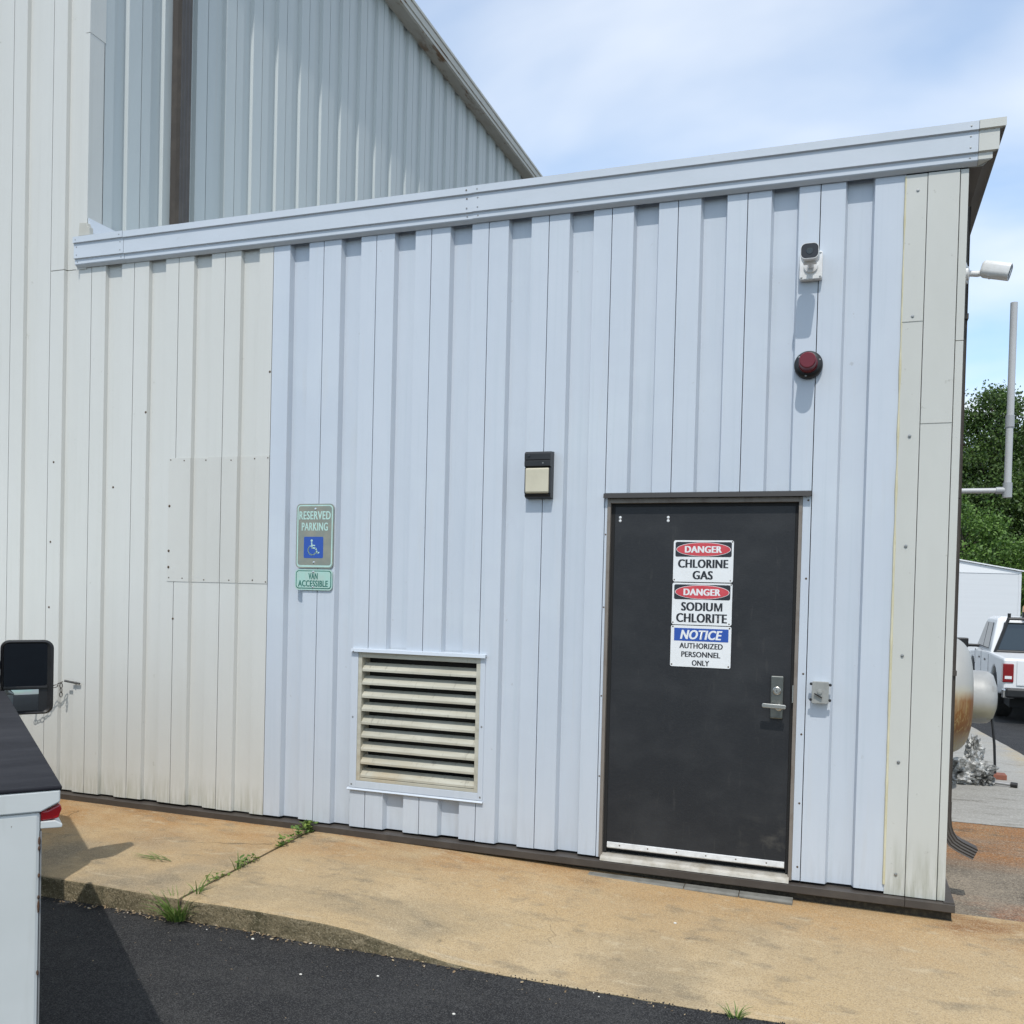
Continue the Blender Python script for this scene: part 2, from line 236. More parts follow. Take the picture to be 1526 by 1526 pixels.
def tube(bm, pts, rad, seg=12, cap=True):
    pts = [Vector(p) for p in pts]; n = len(pts); rad = rad if isinstance(rad, (list, tuple)) else [rad] * n
    rings = []; ref = None
    for i, p in enumerate(pts):
        t = (pts[min(i + 1, n - 1)] - pts[max(i - 1, 0)]).normalized()
        if ref is None: ref = t.orthogonal().normalized()
        ref = (ref - t * ref.dot(t)).normalized(); s = t.cross(ref)
        rings.append([bm.verts.new(p + (ref * math.cos(a) + s * math.sin(a)) * rad[i]) for a in [2 * math.pi * k / seg for k in range(seg)]])
    for a, b in zip(rings, rings[1:]):
        for k in range(seg): bm.faces.new((a[k], a[(k + 1) % seg], b[(k + 1) % seg], b[k]))
    if cap: bm.faces.new(rings[0][::-1]); bm.faces.new(rings[-1])
def prism(bm, poly, axis, a, b):
    """poly: 2-D outline; axis 'x','y','z' is the extrusion direction."""
    def P(p, t): return {'x': (t, p[0], p[1]), 'y': (p[0], t, p[1]), 'z': (p[0], p[1], t)}[axis]
    A = [bm.verts.new(P(p, a)) for p in poly]; C = [bm.verts.new(P(p, b)) for p in poly]; n = len(poly)
    bm.faces.new(A[::-1]); bm.faces.new(C)
    for i in range(n): bm.faces.new((A[i], A[(i + 1) % n], C[(i + 1) % n], C[i]))
def rrect(x0, x1, z0, z1, r, seg=6):
    out = []
    for (cx, cz, a0) in ((x1 - r, z1 - r, 0), (x0 + r, z1 - r, 90), (x0 + r, z0 + r, 180), (x1 - r, z0 + r, 270)):
        for k in range(seg + 1):
            a = RAD(a0 + 90 * k / seg); out.append((cx + r * math.cos(a), cz + r * math.sin(a)))
    return out
def lathe(bm, prof, origin, axis, seg=32):
    """prof: (radius, distance along axis)"""
    axis = Vector(axis).normalized(); origin = Vector(origin); e1 = axis.orthogonal().normalized(); e2 = axis.cross(e1); rings = []
    for (rr, t) in prof:
        if rr < 1e-6: rings.append([bm.verts.new(origin + axis * t)])
        else: rings.append([bm.verts.new(origin + axis * t + (e1 * math.cos(2 * math.pi * k / seg) + e2 * math.sin(2 * math.pi * k / seg)) * rr) for k in range(seg)])
    for a, b in zip(rings, rings[1:]):
        for k in range(seg):
            k2 = (k + 1) % seg
            if len(a) == 1: bm.faces.new((a[0], b[k2], b[k]))
            elif len(b) == 1: bm.faces.new((a[k], a[k2], b[0]))
            else: bm.faces.new((a[k], a[k2], b[k2], b[k]))
def empty(name, loc=(0, 0, 0), rz=0.0):
    o = bpy.data.objects.new(name, None); COL.objects.link(o); o.location = loc; o.rotation_euler[2] = rz; o.empty_display_size = 0.1; return o
def tag(o, label, cat, group=None):
    o['label'] = label; o['category'] = cat
    if group: o['group'] = group
    return o
def struct(o): o['kind'] = 'structure'; return o

# ------------------------------------------------------------------ the ground
def ground_z(y): return -0.245 if y < 0 else max(-0.46, -0.245 - 0.016 * y)
bm = B()
xs = [-900, -200, -60, -20, -10, -6, -4, -3, -2, -1, 0, 1, 2, 4, 8, 20, 60, 200, 900]; ys = [-900, -200, -60, -20, -10, -6, -4, -3, -2, -1, 0, 2, 4, 6, 8, 10, 12, 13.5, 20, 40, 80, 200, 900]
vg = [[bm.verts.new((x, y, ground_z(y))) for x in xs] for y in ys]
for j in range(len(ys) - 1):
    for i in range(len(xs) - 1): bm.faces.new((vg[j][i], vg[j][i + 1], vg[j + 1][i + 1], vg[j + 1][i]))
struct(mk('ground', bm, 'asphalt'))

def sm(a, b, x): t = max(0, min(1, (x - a) / (b - a))); return t * t * (3 - 2 * t)
EDGE = -1.375
def slab_z(x, y):
    ze = -0.125 - 0.117 * sm(-2.65, -1.55, x); zw = -0.056 - 0.062 * sm(-3.5, 0.5, x)
    t = max(0.0, min(1.15, -y / -EDGE))
    z = zw + (ze - zw) * t
    return z + 0.0025 * noise.noise(Vector((x * 1.7, y * 1.7, 3)))
def edge_y(x): return EDGE + 0.012 * noise.noise(Vector((x * 2.1, 0, 9))) + 0.006 * noise.noise(Vector((x * 9, 4, 9)))
def slab(name, x0, x1, yback, nx, parent):
    bm = B(); rows = []; ts = [0, 0.12, 0.25, 0.4, 0.55, 0.7, 0.82, 0.92, 0.97]
    for i in range(nx + 1):
        x = x0 + (x1 - x0) * i / nx; ye = edge_y(x); col = []
        yb = yback(x)
        for t in ts:
            y = yb + (ye - yb) * t; col.append(bm.verts.new((x, y, slab_z(x, y))))
        ze = slab_z(x, ye); drop = max(0.0, ze + 0.243)
        rr = min(0.018, drop * 0.5)
        for (dy, dz) in ((0.010, -0.0), (0.003, -0.35), (0.0, -1.0)): col.append(bm.verts.new((x, ye + dy * (rr / 0.018), ze + dz * rr)))
        col.append(bm.verts.new((x, ye - 0.004, -0.34)))
        col.append(bm.verts.new((x, yb, -0.34))); rows.append(col)
    for a, b in zip(rows, rows[1:]):
        for k in range(len(a) - 1): bm.faces.new((a[k], b[k], b[k + 1], a[k + 1]))
        bm.faces.new((a[-1], b[-1], b[0], a[0]))
    bm.faces.new(rows[0][::-1]); bm.faces.new(rows[-1])
    o = mk(name, bm, 'concrete', parent, smooth=35); o.data.materials.append(M['kerb'])
    for f in o.data.polygons:
        if f.normal.y < -0.75 and f.center.y < -1.3: f.material_index = 1
    return o
pv = struct(empty('pavement', (0, 0, 0)))
slab('concrete_slab', -14, -3.482, lambda x: 0.01, 80, pv)
slab('concrete_slab', -3.460, 6.5, lambda x: 0.01 if x < 0.54 else 0.15, 160, pv)
bm = B(); vs = [bm.verts.new(c) for c in ((-3.49, 0.0, -0.075), (-3.45, 0.0, -0.075), (-3.45, EDGE + 0.01, -0.145), (-3.49, EDGE + 0.01, -0.145), (-3.49, 0, -0.2), (-3.45, 0, -0.2), (-3.45, EDGE + 0.01, -0.24), (-3.49, EDGE + 0.01, -0.24))]
for f in ((0, 3, 2, 1), (4, 5, 6, 7), (0, 1, 5, 4), (1, 2, 6, 5), (2, 3, 7, 6), (3, 0, 4, 7)): bm.faces.new([vs[i] for i in f])
mk('joint_filler', bm, 'crack', pv)
def crack(pts, w):
    bm = B(); prev = None
    for i, (x, y) in enumerate(pts):
        ww = w * (0.4 + random.random()) * (0.3 if i in (0, len(pts) - 1) else 1)
        a = bm.verts.new((x, y - ww, slab_z(x, y) + 0.0015)); b = bm.verts.new((x, y + ww, slab_z(x, y) + 0.0015))
        if prev: bm.faces.new((prev[0], a, b, prev[1]))
        prev = (a, b)
    mk('crack', bm, 'crack', pv)
crack([(-4.02 + 0.06 * k, -0.52 + 0.018 * k + 0.02 * random.uniform(-1, 1)) for k in range(9)], 0.0022)
crack([(-1.55 + 0.012 * k * random.uniform(0.7, 1.3), -0.45 - 0.05 * k) for k in range(14)], 0.0012)

# yard beside the building
def yard_z(y): return -0.137 - 0.022 * (y - 0.15)
def yard_edge(y): return 2.73 - 0.076 * y
yd = struct(empty('yard', (0, 0, 0)))
def pad(x0, y0, y1, material, ny, xe):
    bm = B(); rows = []
    for j in range(ny + 1):
        y = y0 + (y1 - y0) * j / ny; x1 = xe(y) + 0.02 * noise.noise(Vector((0, y * 2, 1)))
        rows.append([bm.verts.new((x0 + (x1 - x0) * i / 8, y, yard_z(y) + 0.004 * noise.noise(Vector((i, y * 2, 5))))) for i in range(9)] + [bm.verts.new((x1 + 0.005, y, yard_z(y) - 0.2))])
    for a, b in zip(rows, rows[1:]):
        for i in range(9): bm.faces.new((a[i], a[i + 1], b[i + 1], b[i]))
    return mk('concrete_pad', bm, material, yd, smooth=35)
pad(0.36, 0.158, 2.93, 'pad_stained', 24, lambda y: 6.4)
pad(-4.0, 2.945, 13.0, 'pad_grey', 60, yard_edge)

# ------------------------------------------------------------------ panelled walls
P = 0.40653
def band(n): return -5.784 + P * n
def seam(n): return band(n) - 0.135
DEPTH = 0.043
BRK = [(0.0, 0.0), (0.135, 0.0), (0.148, DEPTH), (0.277, DEPTH), (0.290, 0.0), (0.48, 0.0)]
BRK_OLD = [(0.0, 0.0), (0.135, 0.0), (0.144, 0.028), (0.281, 0.028), (0.290, 0.0), (0.48, 0.0)]
RIBS = [BRK]
def prof_y(s):
    for (a, ya), (b, yb) in zip(RIBS[0], RIBS[0][1:]):
        if s <= b: return ya + (yb - ya) * (s - a) / (b - a)
    return 0.0
def prof_pts(s0, s1):
    return [(s0, prof_y(s0))] + [q for q in RIBS[0] if s0 + 1e-5 < q[0] < s1 - 1e-5] + [(s1, prof_y(s1))]
BACK = 0.0505
def panel_piece(bm, org, s0, s1, z0, z1, off=0.0, back=BACK, edge=0.0025):
    pts = prof_pts(s0, s1)
    poly = [(org + s, y + off) for s, y in pts] + [(org + s1, back), (org + s0, back)]
    prism(bm, poly, 'z', z0, z1)
def panel(name, n, z0, z1, holes, material, parent, s0=0.0025, s1=P - 0.0025):
    bm = B(); org = seam(n); cuts = [h for h in holes if h[0] < org + s1 and h[1] > org + s0]
    if not cuts: panel_piece(bm, org, s0, s1, z0, z1)
    else:
        xa, xb, za, zb = cuts[0]
        if za > z0: panel_piece(bm, org, s0, s1, z0, za)
        panel_piece(bm, org, s0, s1, zb, z1)
        if xa > org + s0: panel_piece(bm, org, s0, xa - org, max(z0, za), zb)
        if xb < org + s1: panel_piece(bm, org, xb - org, s1, max(z0, za), zb)
    return mk(name, bm, material, parent)

low = tag(empty('low_building', (-2.5, 0, 0)), 'low metal clad building with pale blue ribbed front wall and dark door', 'building'); low.location = (0, 0, 0)
tall = tag(empty('tall_building', (0, 0, 0)), 'tall beige ribbed metal building rising behind the low roof', 'building')

DOOR = (-1.430, -0.275, -1.0, 2.235)
LOUV = (-3.150, -2.238, 0.300, 1.212)
TOPZ = 4.10
for n in range(1, 15):
    RIBS[0] = BRK_OLD if n < 5 else BRK
    holes = [DOOR, LOUV]
    panel('wall_panel', n, 0.0 + random.uniform(-0.003, 0.003), TOPZ, holes, 'beige' if n < 5 else 'blue', low, s1=(0.222 - seam(14)) if n == 14 else P - 0.0025)
boxo('wall_core', (-5.5, -3.20, 0.052, 0.16, -0.30, 4.10), 'dark', low)
boxo('wall_core', (-3.20, -2.20, 0.125, 0.16, -0.30, 4.10), 'dark', low)
boxo('wall_core', (-2.20, -1.44, 0.052, 0.16, -0.30, 4.10), 'dark', low)
boxo('wall_core', (-0.265, 0.50, 0.052, 0.16, -0.30, 4.10), 'dark', low)
boxo('wall_core', (-1.44, -0.265, 0.07, 0.16, -0.30, 4.10), 'dark', low)
boxo('side_wall', (0.44, 0.526, 0.162, 3.4, -0.30, 4.08), 'beige', low)
boxo('rear_wall', (-5.5, 0.44, 3.3, 3.4, -0.30, 4.08), 'beige', low)
boxo('roof', (-5.53, 0.60, 0.0, 3.5, 4.105, 4.15), 'shade_panel', low)
# patch over the beige panels
RIBS[0] = BRK_OLD
bm = B()
panel_piece(bm, seam(3), -4.757 - seam(3), P - 0.003, 1.645, 2.552, off=-0.0035, back=0.04)
panel_piece(bm, seam(4), 0.003, P - 0.003, 1.645, 2.552, off=-0.0035, back=0.04)
mk('patch_panel', bm, 'patch', low)['label'] = 'grey beige repair sheet screwed over the panels'
# narrow flashing beside the left end
# tall front wall
for n in range(-14, 1):
    if n < 0: panel('wall_panel', n, 0.0, 9.2, [], 'beige', tall)
    else:
        panel('wall_panel', 0, 0.0, 4.028, [], 'beige', tall)
        bm = B(); panel_piece(bm, seam(0), 0.0025, -5.600 - seam(0), 4.034, 9.2); mk('wall_panel', bm, 'beige', tall)
# corner trim of the tall building and its return
bm = B(); prism(bm, [(-5.597, -0.004), (-5.560, -0.004), (-5.560, 0.15), (-5.565, 0.15), (-5.565, 0.03), (-5.597, 0.03)], 'z', 4.10, 5.80); mk('corner_trim', bm, 'beige', tall)
bm = B(); prism(bm, [(-5.597, -0.006), (-5.558, -0.006), (-5.558, 0.155), (-5.567, 0.155), (-5.567, 0.03), (-5.597, 0.03)], 'z', 5.802, 9.2); mk('corner_trim', bm, 'beige', tall)
boxo('wall_core', (-11.6, -5.61, 0.052, 0.2, -0.3, 9.2), 'dark', tall)
boxo('wall_core', (-5.75, -5.61, 0.2, 14.2, 3.2, 8.9), 'dark', tall)
# long side wall of the tall building: panels run back along y, raised ribs
def side_panel_mesh():
    bm = B()
    pts = [(0.0025, 0.0), (0.105, 0.0), (0.125, -0.033), (0.245, -0.033), (0.262, 0.0), (0.262 + 0.06, 0.0), (P - 0.0025, 0.0)]
    poly = [(x - 0.0, y) for y, x in pts] + [(-0.05, P - 0.0025), (-0.05, 0.0025)]
    prism(bm, [(a, b) for a, b in poly], 'z', 3.6, 8.86)
    bmesh.ops.recalc_face_normals(bm, faces=bm.faces[:])
    me = bpy.data.meshes.new('side_wall_panel'); bm.to_mesh(me); bm.free(); return me
spm = side_panel_mesh()
for k in range(34): link('side_wall_panel', spm, 'shade_panel', tall, loc=(-5.560, 0.140 + k * 0.4090, 0))
# eave gutter of the tall building
gp = [(-5.57, 8.80), (-5.405, 8.80), (-5.385, 8.815), (-5.385, 8.86), (-5.372, 8.868), (-5.372, 8.955), (-5.36, 8.965), (-5.36, 9.0), (-5.57, 9.0)]
for (a, b, j) in ((-0.05, 2.9, 0), (2.903, 6.30, 0.001), (6.303, 9.3, 0), (9.303, 14.3, 0.001)):
    bm = B(); prism(bm, [(x + j, z - j) for x, z in gp], 'y', a, b); o = mk('eave_gutter', bm, 'gutter', tall)
    o.data.materials.append(M['gutter_rust'])
    for f in o.data.polygons:
        if f.normal.z < -0.7: f.material_index = 1
boxo('roof', (-11.6, -5.572, 0.06, 14.3, 8.93, 8.99), 'gutter', tall)
# brown downspout down the side wall
dp = empty('x'); bpy.data.objects.remove(dp)
def downspout(name, x0, x1, y0, y1, z0, z1, parent, collars=()):
    bm = B(); nr = 3
    poly = []; nr = 1
    for k in range(nr * 2 + 1):      # corrugated front and side faces
        poly.append((x0 + (x1 - x0) * k / (nr * 2), y0 + (0.006 if k % 2 else 0)))
    poly += [(x1 - 0.004, y0 + (y1 - y0) * k / 6) if k % 2 else (x1, y0 + (y1 - y0) * k / 6) for k in range(1, 7)]
    poly += [(x0, y1)]
    prism(bm, poly, 'z', z0, z1); return mk(name, bm, 'brown', parent)
ds = downspout('downspout', -5.556, -5.46, 0.90, 1.03, 4.42, 8.8, tall)
boxo('collar', (-5.556, -5.454, 0.892, 1.038, 4.16, 4.43), 'brown', ds)
# flashing of the low roof against the tall wall
bm = B(); prism(bm, [(-5.557, 4.40), (-5.548, 4.40), (-5.47, 4.165), (-5.557, 4.165)], 'y', 0.0, 3.4); mk('roof_flashing', bm, 'blue_trim', low)
bm = B(); prism(bm, [(-5.60, 4.250), (-5.59, 4.35), (-5.52, 4.345), (-5.512, 4.315), (-5.495, 4.31), (-5.492, 4.250)], 'y', -0.050, -0.010); mk('flashing_scrap', bm, 'gutter', low, bevel=0.003)
boxo('trim_plate', (-5.66, -5.560, -0.008, -0.001, 4.015, 4.30), 'beige', low)

# ------------------------------------------------------------------ fascia / eave of the low building
def FZ(x): return 0.0045 * (0.69 - x)
FP = [(-0.062, 4.213), (-0.062, 4.168), (-0.049, 4.163), (-0.049, 4.054), (-0.036, 4.048), (-0.036, 4.015), (-0.033, 4.010), (-0.010, 3.994)]
def fascia(x0, x1, material, j=0.0, mitre=False, cap=False):
    bm = B(); A = []; C = []
    prof = [(0.0, 4.213)] + FP + [(-0.003, 3.994), (-0.003, 4.10), (0.0, 4.10)]
    for (y, z) in prof:
        A.append(bm.verts.new((x0, y - j, z + FZ(x0) + j))); xe = x1 + ((-(y) - 0.062) * 2.3 if mitre else 0)
        C.append(bm.verts.new((xe, y - j, z + FZ(x1) + j)))
    n = len(prof); bm.faces.new(A); bm.faces.new(C[::-1])
    for i in range(n): bm.faces.new((A[i], C[i], C[(i + 1) % n], A[(i + 1) % n]))
    return mk('fascia', bm, material, low, smooth=20)
fascia(-5.640, -5.17, 'blue_trim', 0.002)
fascia(-5.168, -2.345, 'blue_trim')
fascia(-2.362, 0.573, 'blue_trim', 0.0015)
fascia(0.575, 0.704, 'trim', 0.003, mitre=True)
# side fascia running back along the right wall (we see its underside)
bm = B(); prof = [(-0.0, 4.213)] + FP + [(-0.003, 3.995)]
SX = [0.535, 0.701, 0.701, 0.671, 0.671, 0.641, 0.641, 0.628, 0.600, 0.535]
A = [bm.verts.new((x, 0.004 if abs(y) < 0.01 else y + 0.003, z)) for x, (y, z) in zip(SX, prof)]; C = [bm.verts.new((x, 3.5, z)) for x, (y, z) in zip(SX, prof)]
n = len(prof); bm.faces.new(A[::-1]); bm.faces.new(C)
for i in range(n): bm.faces.new((A[i], A[(i + 1) % n], C[(i + 1) % n], C[i]))
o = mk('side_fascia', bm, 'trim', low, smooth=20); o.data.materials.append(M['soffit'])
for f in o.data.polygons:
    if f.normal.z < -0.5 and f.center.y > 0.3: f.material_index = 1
# screws: one shared mesh
bm = B(); lathe(bm, [(0.0001, 0.004), (0.005, 0.0035), (0.0055, 0.001), (0.009, 0.0005), (0.009, 0)], (0, 0, 0), (0, -1, 0), 10); bmesh.ops.recalc_face_normals(bm, faces=bm.faces[:])
scm = bpy.data.meshes.new('screw'); bm.to_mesh(scm); bm.free()
scm2 = scm.copy(); scm2.materials.append(M['screw_rust']); scm.materials.append(M['screw'])
def screw(x, y, z, parent, rust=False, s=1.0):
    o = link('screw', scm2 if rust else scm, None, parent, loc=(x, y, z)); o.scale = (s, s, s)
for (x, dz) in ((-5.20, 0), (-2.40, 0), (-2.325, 0), (0.535, 0), (-5.615, 0)):
    for (y, z) in ((-0.064, 4.19), (-0.051, 4.14), (-0.051, 4.08), (-0.038, 4.032)): screw(x, y, z + FZ(x), low, rust=(x == -2.40 and z > 4.1), s=0.6)
# corner trim strips
for (a, b, c, d, y) in ((0.222, 0.330, -0.012, 3.185, -0.006), (0.222, 0.330, 3.181, 3.99, -0.009), (0.333, 0.492, -0.012, 2.62, -0.008), (0.333, 0.492, 2.616, 3.99, -0.011), (0.496, 0.536, -0.012, 3.06, -0.004), (0.496, 0.536, 3.062, 3.99, -0.006)):
    boxo('corner_trim', (a, b, y, 0.16 if a > 0.49 else 0.05, c, d), 'trim', low, bevel=0.002)
bm = B(); prev = None
pts = []
for k in range(90):
    z = 3.985 - k * 0.0443; w = 0.005 + 0.0035 * (noise.noise(Vector((z * 6, 2, 1))) + 0.4 * noise.noise(Vector((z * 25, 2, 1)))) + 0.002 * sm(3, 1, z)
    pts.append(((0.2205, -0.005, z), max(0.003, w)))
tube(bm, [p for p, w in pts], [w for p, w in pts], 8); mk('caulk_bead', bm, 'caulk', low, smooth=60)
for z in (3.90, 3.21, 2.55, 1.94, 1.33, 0.735, 0.105): screw(0.278 + random.uniform(-.006, .006), -0.010, z, low, s=1.0)
# brown base flashing
for (x0, x1) in ((-11.5, -5.2), (-5.2, 0.33), (0.332, 0.585)):
    bm = B(); j = 0.002 if x0 in (-5.2, 0.332) else 0
    prism(bm, [(0.05, -0.0145), (-0.012, -0.0145 - j), (-0.040 - j, -0.018), (-0.040 - j, -0.060), (-0.034, -0.064), (-0.030, -0.058), (0.05, -0.058)], 'x', x0, x1)
    mk('base_flashing', bm, 'brown', tall if x1 == -5.2 else low, bevel=0.0015)
boxo('base_flashing', (0.528, 0.583, -0.03, 3.4, -0.0585, -0.010), 'brown', low)
boxo('footing', (-5.4, 0.572, 0.008, 0.15, -0.4, -0.059), 'crack', low)
# wall screws
for z in (2.552 - 0.02, 1.645 + 0.02):
    for x in (-4.74, -4.62, -4.45, -4.21, -4.03, -3.90): screw(x, prof_y((x - seam(0)) % P) - 0.004, z + random.uniform(-.008, .008), low, rust=True, s=0.6)
for z in (2.2, 1.87, 1.75): screw(-4.745, -0.004, z, low, rust=True, s=1.1)
for (x, z) in ((-4.70, 1.37), (-5.86, 2.55), (-5.88, 1.93), (-5.885, 1.42), (-3.90, 3.14), (-5.30, 2.35), (-4.98, 2.9)): screw(x, (prof_y((x - seam(-5)) % P) if x < -3.95 else 0.0), z, tall if x < -5.6 else low, rust=True)
for x in (-0.245,):
    for z in (2.2, 1.75, 1.2, 0.85, 0.45, 0.08): screw(x, 0.0, z, low, s=0.7, rust=True)
for z in (2.0, 1.55, 1.0, 0.5): screw(-1.437, 0.0, z, low, s=0.6, rust=True)

# ------------------------------------------------------------------ door (part of the low building)
dr = boxo('door', (-1.386, -0.314, 0.022, 0.064, 0.050, 2.172), 'door', low, bevel=0.002)
bm = B(); prism(bm, [(-1.419, -0.004), (-0.283, -0.004), (-0.283, 2.216), (-1.419, 2.216)], 'y', -0.006, 0.030)
bm.free()
fr = B()
box(fr, -1.429, -1.408, -0.004, 0.066, -0.004, 2.222); box(fr, -0.296, -0.276, -0.004, 0.066, -0.004, 2.222); box(fr, -1.408, -0.296, -0.004, 0.066, 2.192, 2.222)
mk('door_frame', fr, 'door_frame', dr, bevel=0.002)
st = B(); box(st, -1.408, -1.387, 0.022, 0.066, 0.03, 2.192); box(st, -0.313, -0.296, 0.022, 0.066, 0.03, 2.192); box(st, -1.387, -0.313, 0.022, 0.066, 2.1725, 2.192)
mk('weather_strip', st, 'seal', dr)
bm = B(); prism(bm, [(0.0, 2.256), (-0.030, 2.248), (-0.036, 2.222), (-0.030, 2.222), (-0.026, 2.230), (0.0, 2.226)], 'x', -1.449, -0.228); mk('drip_cap', bm, 'cap', dr)
bm = B(); prism(bm, [(0.022, 0.094), (0.014, 0.091), (0.012, 0.064), (0.016, 0.058), (0.022, 0.058)], 'x', -1.380, -0.320); mk('door_sweep', bm, 'alum', dr)
for k in range(6): screw(-1.30 + 0.176 * k, 0.0128, 0.078, dr, rust=True, s=0.5)
bm = B(); prism(bm, [(0.066, 0.022), (0.02, 0.022), (-0.012, 0.012), (-0.030, 0.002), (-0.034, -0.014), (0.066, -0.014)], 'x', -1.412, -0.290); mk('threshold', bm, 'alum_dull', dr)
for (a, b) in ((-1.475, -0.885), (-0.882, -0.565), (-0.562, -0.262)):
    bm = B(); prism(bm, [(-0.030, -0.14), (-0.082, -0.14), (-0.088, -0.108), (-0.080, -0.096), (-0.030, -0.090)], 'x', a, b); mk('step_strip', bm, 'strip', dr, bevel=0.004)
def rivet(x, z): screw(x, 0.021, z, dr, s=1.3)
bm = B(); lathe(bm, [(0.0001, 0.003), (0.007, 0.002), (0.009, 0)], (0, 0, 0), (0, -1, 0), 12); bmesh.ops.recalc_face_normals(bm, faces=bm.faces[:])
rv = bpy.data.meshes.new('rivet'); bm.to_mesh(rv); bm.free(); rv.materials.append(M['alum'])
for (x, z) in ((-1.352, 2.106), (-1.352, 2.086), (-1.055, 2.106), (-1.055, 2.086)): link('rivet', rv, None, dr, loc=(x, 0.0215, z))
# lock plate and lever
bm = B(); prism(bm, rrect(-0.424, -0.352, 0.930, 1.180, 0.006, 3), 'y', 0.000, 0.0215); lp = mk('lock_plate', bm, 'lock_metal', dr, bevel=0.006)
bm = B(); lathe(bm, [(0.0001, 0.010), (0.010, 0.010), (0.011, 0.004), (0.017, 0.004), (0.020, 0.008), (0.023, 0.006), (0.024, 0)], (-0.388, 0.000, 1.094), (0, -1, 0), 24); mk('lock_cylinder', bm, 'nickel', lp, smooth=35)
boxo('keyhole', (-0.390, -0.386, -0.0108, -0.009, 1.087, 1.101), 'ink', lp)
bm = B(); lathe(bm, [(0.020, 0), (0.020, 0.010), (0.012, 0.014), (0.011, 0.05), (0.0001, 0.05)], (-0.375, 0.0, 0.998), (0, -1, 0), 20); mk('spindle', bm, 'nickel', lp, smooth=35)
bm = B(); prism(bm, rrect(-0.492, -0.358, 0.986, 1.011, 0.008, 3), 'y', -0.064, -0.046); lv = mk('lever_handle', bm, 'nickel', lp, bevel=0.003); lv.rotation_euler = (0, RAD(1.5), 0); 
boxo('strike_plate', (-0.302, -0.2965, -0.003, 0.02, 1.03, 1.13), 'nickel', dr)

# ------------------------------------------------------------------ louver (part of the low building)
lo_ = empty('louver'); lo_.parent = low; lo_['label'] = 'rectangular beige louver vent with nine slats in a pale blue frame'
bm = B()
for d in ((-3.196, -3.142, -0.008, 0.03, 0.268, 1.200), (-2.246, -2.212, -0.008, 0.03, 0.268, 1.200), (-3.142, -2.246, -0.008, 0.03, 0.268, 0.316)): box(bm, *d)
mk('outer_frame', bm, 'blue', lo_, bevel=0.002)
bm = B(); prism(bm, [(0.03, 1.224), (-0.026, 1.218), (-0.030, 1.198), (-0.026, 1.198), (-0.020, 1.206), (0.03, 1.208)], 'x', -3.190, -2.206); mk('top_drip_cap', bm, 'blue_trim', lo_)
bm = B(); prism(bm, [(0.03, 0.267), (-0.012, 0.266), (-0.020, 0.256), (-0.016, 0.252), (0.03, 0.258)], 'x', -3.206, -2.208); mk('bottom_drip_cap', bm, 'blue_trim', lo_)
bm = B()
for d in ((-3.1415, -3.114, -0.005, 0.110, 0.317, 1.205), (-2.274, -2.2465, -0.005, 0.110, 0.317, 1.205), (-3.114, -2.274, -0.004, 0.110, 1.160, 1.204), (-3.114, -2.274, -0.004, 0.110, 0.317, 0.338)): box(bm, *d)
mk('inner_frame', bm, 'louver', lo_, bevel=0.0015)
boxo('backing', (-3.14, -2.25, 0.112, 0.120, 0.31, 1.21), 'dark', lo_)
for k in range(9):
    zc = 0.350 + k * 0.0905
    bm = B(); prism(bm, [(0.000, zc - 0.008), (0.000, zc + 0.006), (0.003, zc + 0.012), (0.008, zc + 0.015), (0.054, zc + 0.049), (0.056, zc + 0.046), (0.010, zc + 0.011), (0.005, zc + 0.006), (0.004, zc - 0.008)], 'x', -3.1135, -2.2745)
    mk('louver_slat', bm, 'louver', lo_)
for (x, z) in ((-3.17, 1.20), (-3.175, 0.29), (-2.228, 0.29), (-3.175, 0.75), (-2.228, 0.75)): screw(x, -0.0085 if z < 1.19 else -0.028, z, lo_, s=0.7, rust=(z > 1.19))

# ------------------------------------------------------------------ signs
def text(parent, s, cx, cz, w, h, y, material, bold=0.0, shear=0.0, sp=1.0, name='lettering', thick=0.0):
    cu = bpy.data.curves.new('t', 'FONT'); cu.body = s; cu.size = 1; cu.offset = bold; cu.shear = shear; cu.space_character = sp; cu.extrude = 0.0; cu.resolution_u = 4
    to = bpy.data.objects.new('t', cu); COL.objects.link(to)
    dg = bpy.context.evaluated_depsgraph_get(); me = bpy.data.meshes.new_from_object(to.evaluated_get(dg)); bpy.data.objects.remove(to); bpy.data.curves.remove(cu)
    co = [v.co.copy() for v in me.vertices]; x0, x1 = min(c.x for c in co), max(c.x for c in co); z0, z1 = min(c.y for c in co), max(c.y for c in co)
    for v, c in zip(me.vertices, co): v.co = (cx + ((c.x - x0) / (x1 - x0) - 0.5) * (w - 2 * thick), y, cz + ((c.y - z0) / (z1 - z0) - 0.5) * h)
    bm = B()
    for q, d in enumerate((0.0, -thick, thick) if thick else (0.0,)):
        m2 = me.copy()
        for v in m2.vertices: v.co.x += d; v.co.y -= 0.00012 * q
        bm.from_mesh(m2); bpy.data.meshes.remove(m2)
    bmesh.ops.recalc_face_normals(bm, faces=bm.faces[:])
    for f in bm.faces:
        if f.normal.y > 0: f.normal_flip()
    bm.to_mesh(me); bm.free(); me.name = name; me.materials.clear()
    return link(name, me, material, parent)
def plate(name, x0, x1, z0, z1, y0, y1, r, material, parent=None):
    bm = B(); prism(bm, rrect(x0, x1, z0, z1, r), 'y', y0, y1); return mk(name, bm, material, parent)
def ellipse(name, cx, cz, a, b, y0, y1, material, parent):
    bm = B(); prism(bm, [(cx + a * math.cos(t * math.pi / 24), cz + b * math.sin(t * math.pi / 24)) for t in range(48)], 'y', y0, y1); return mk(name, bm, material, parent)
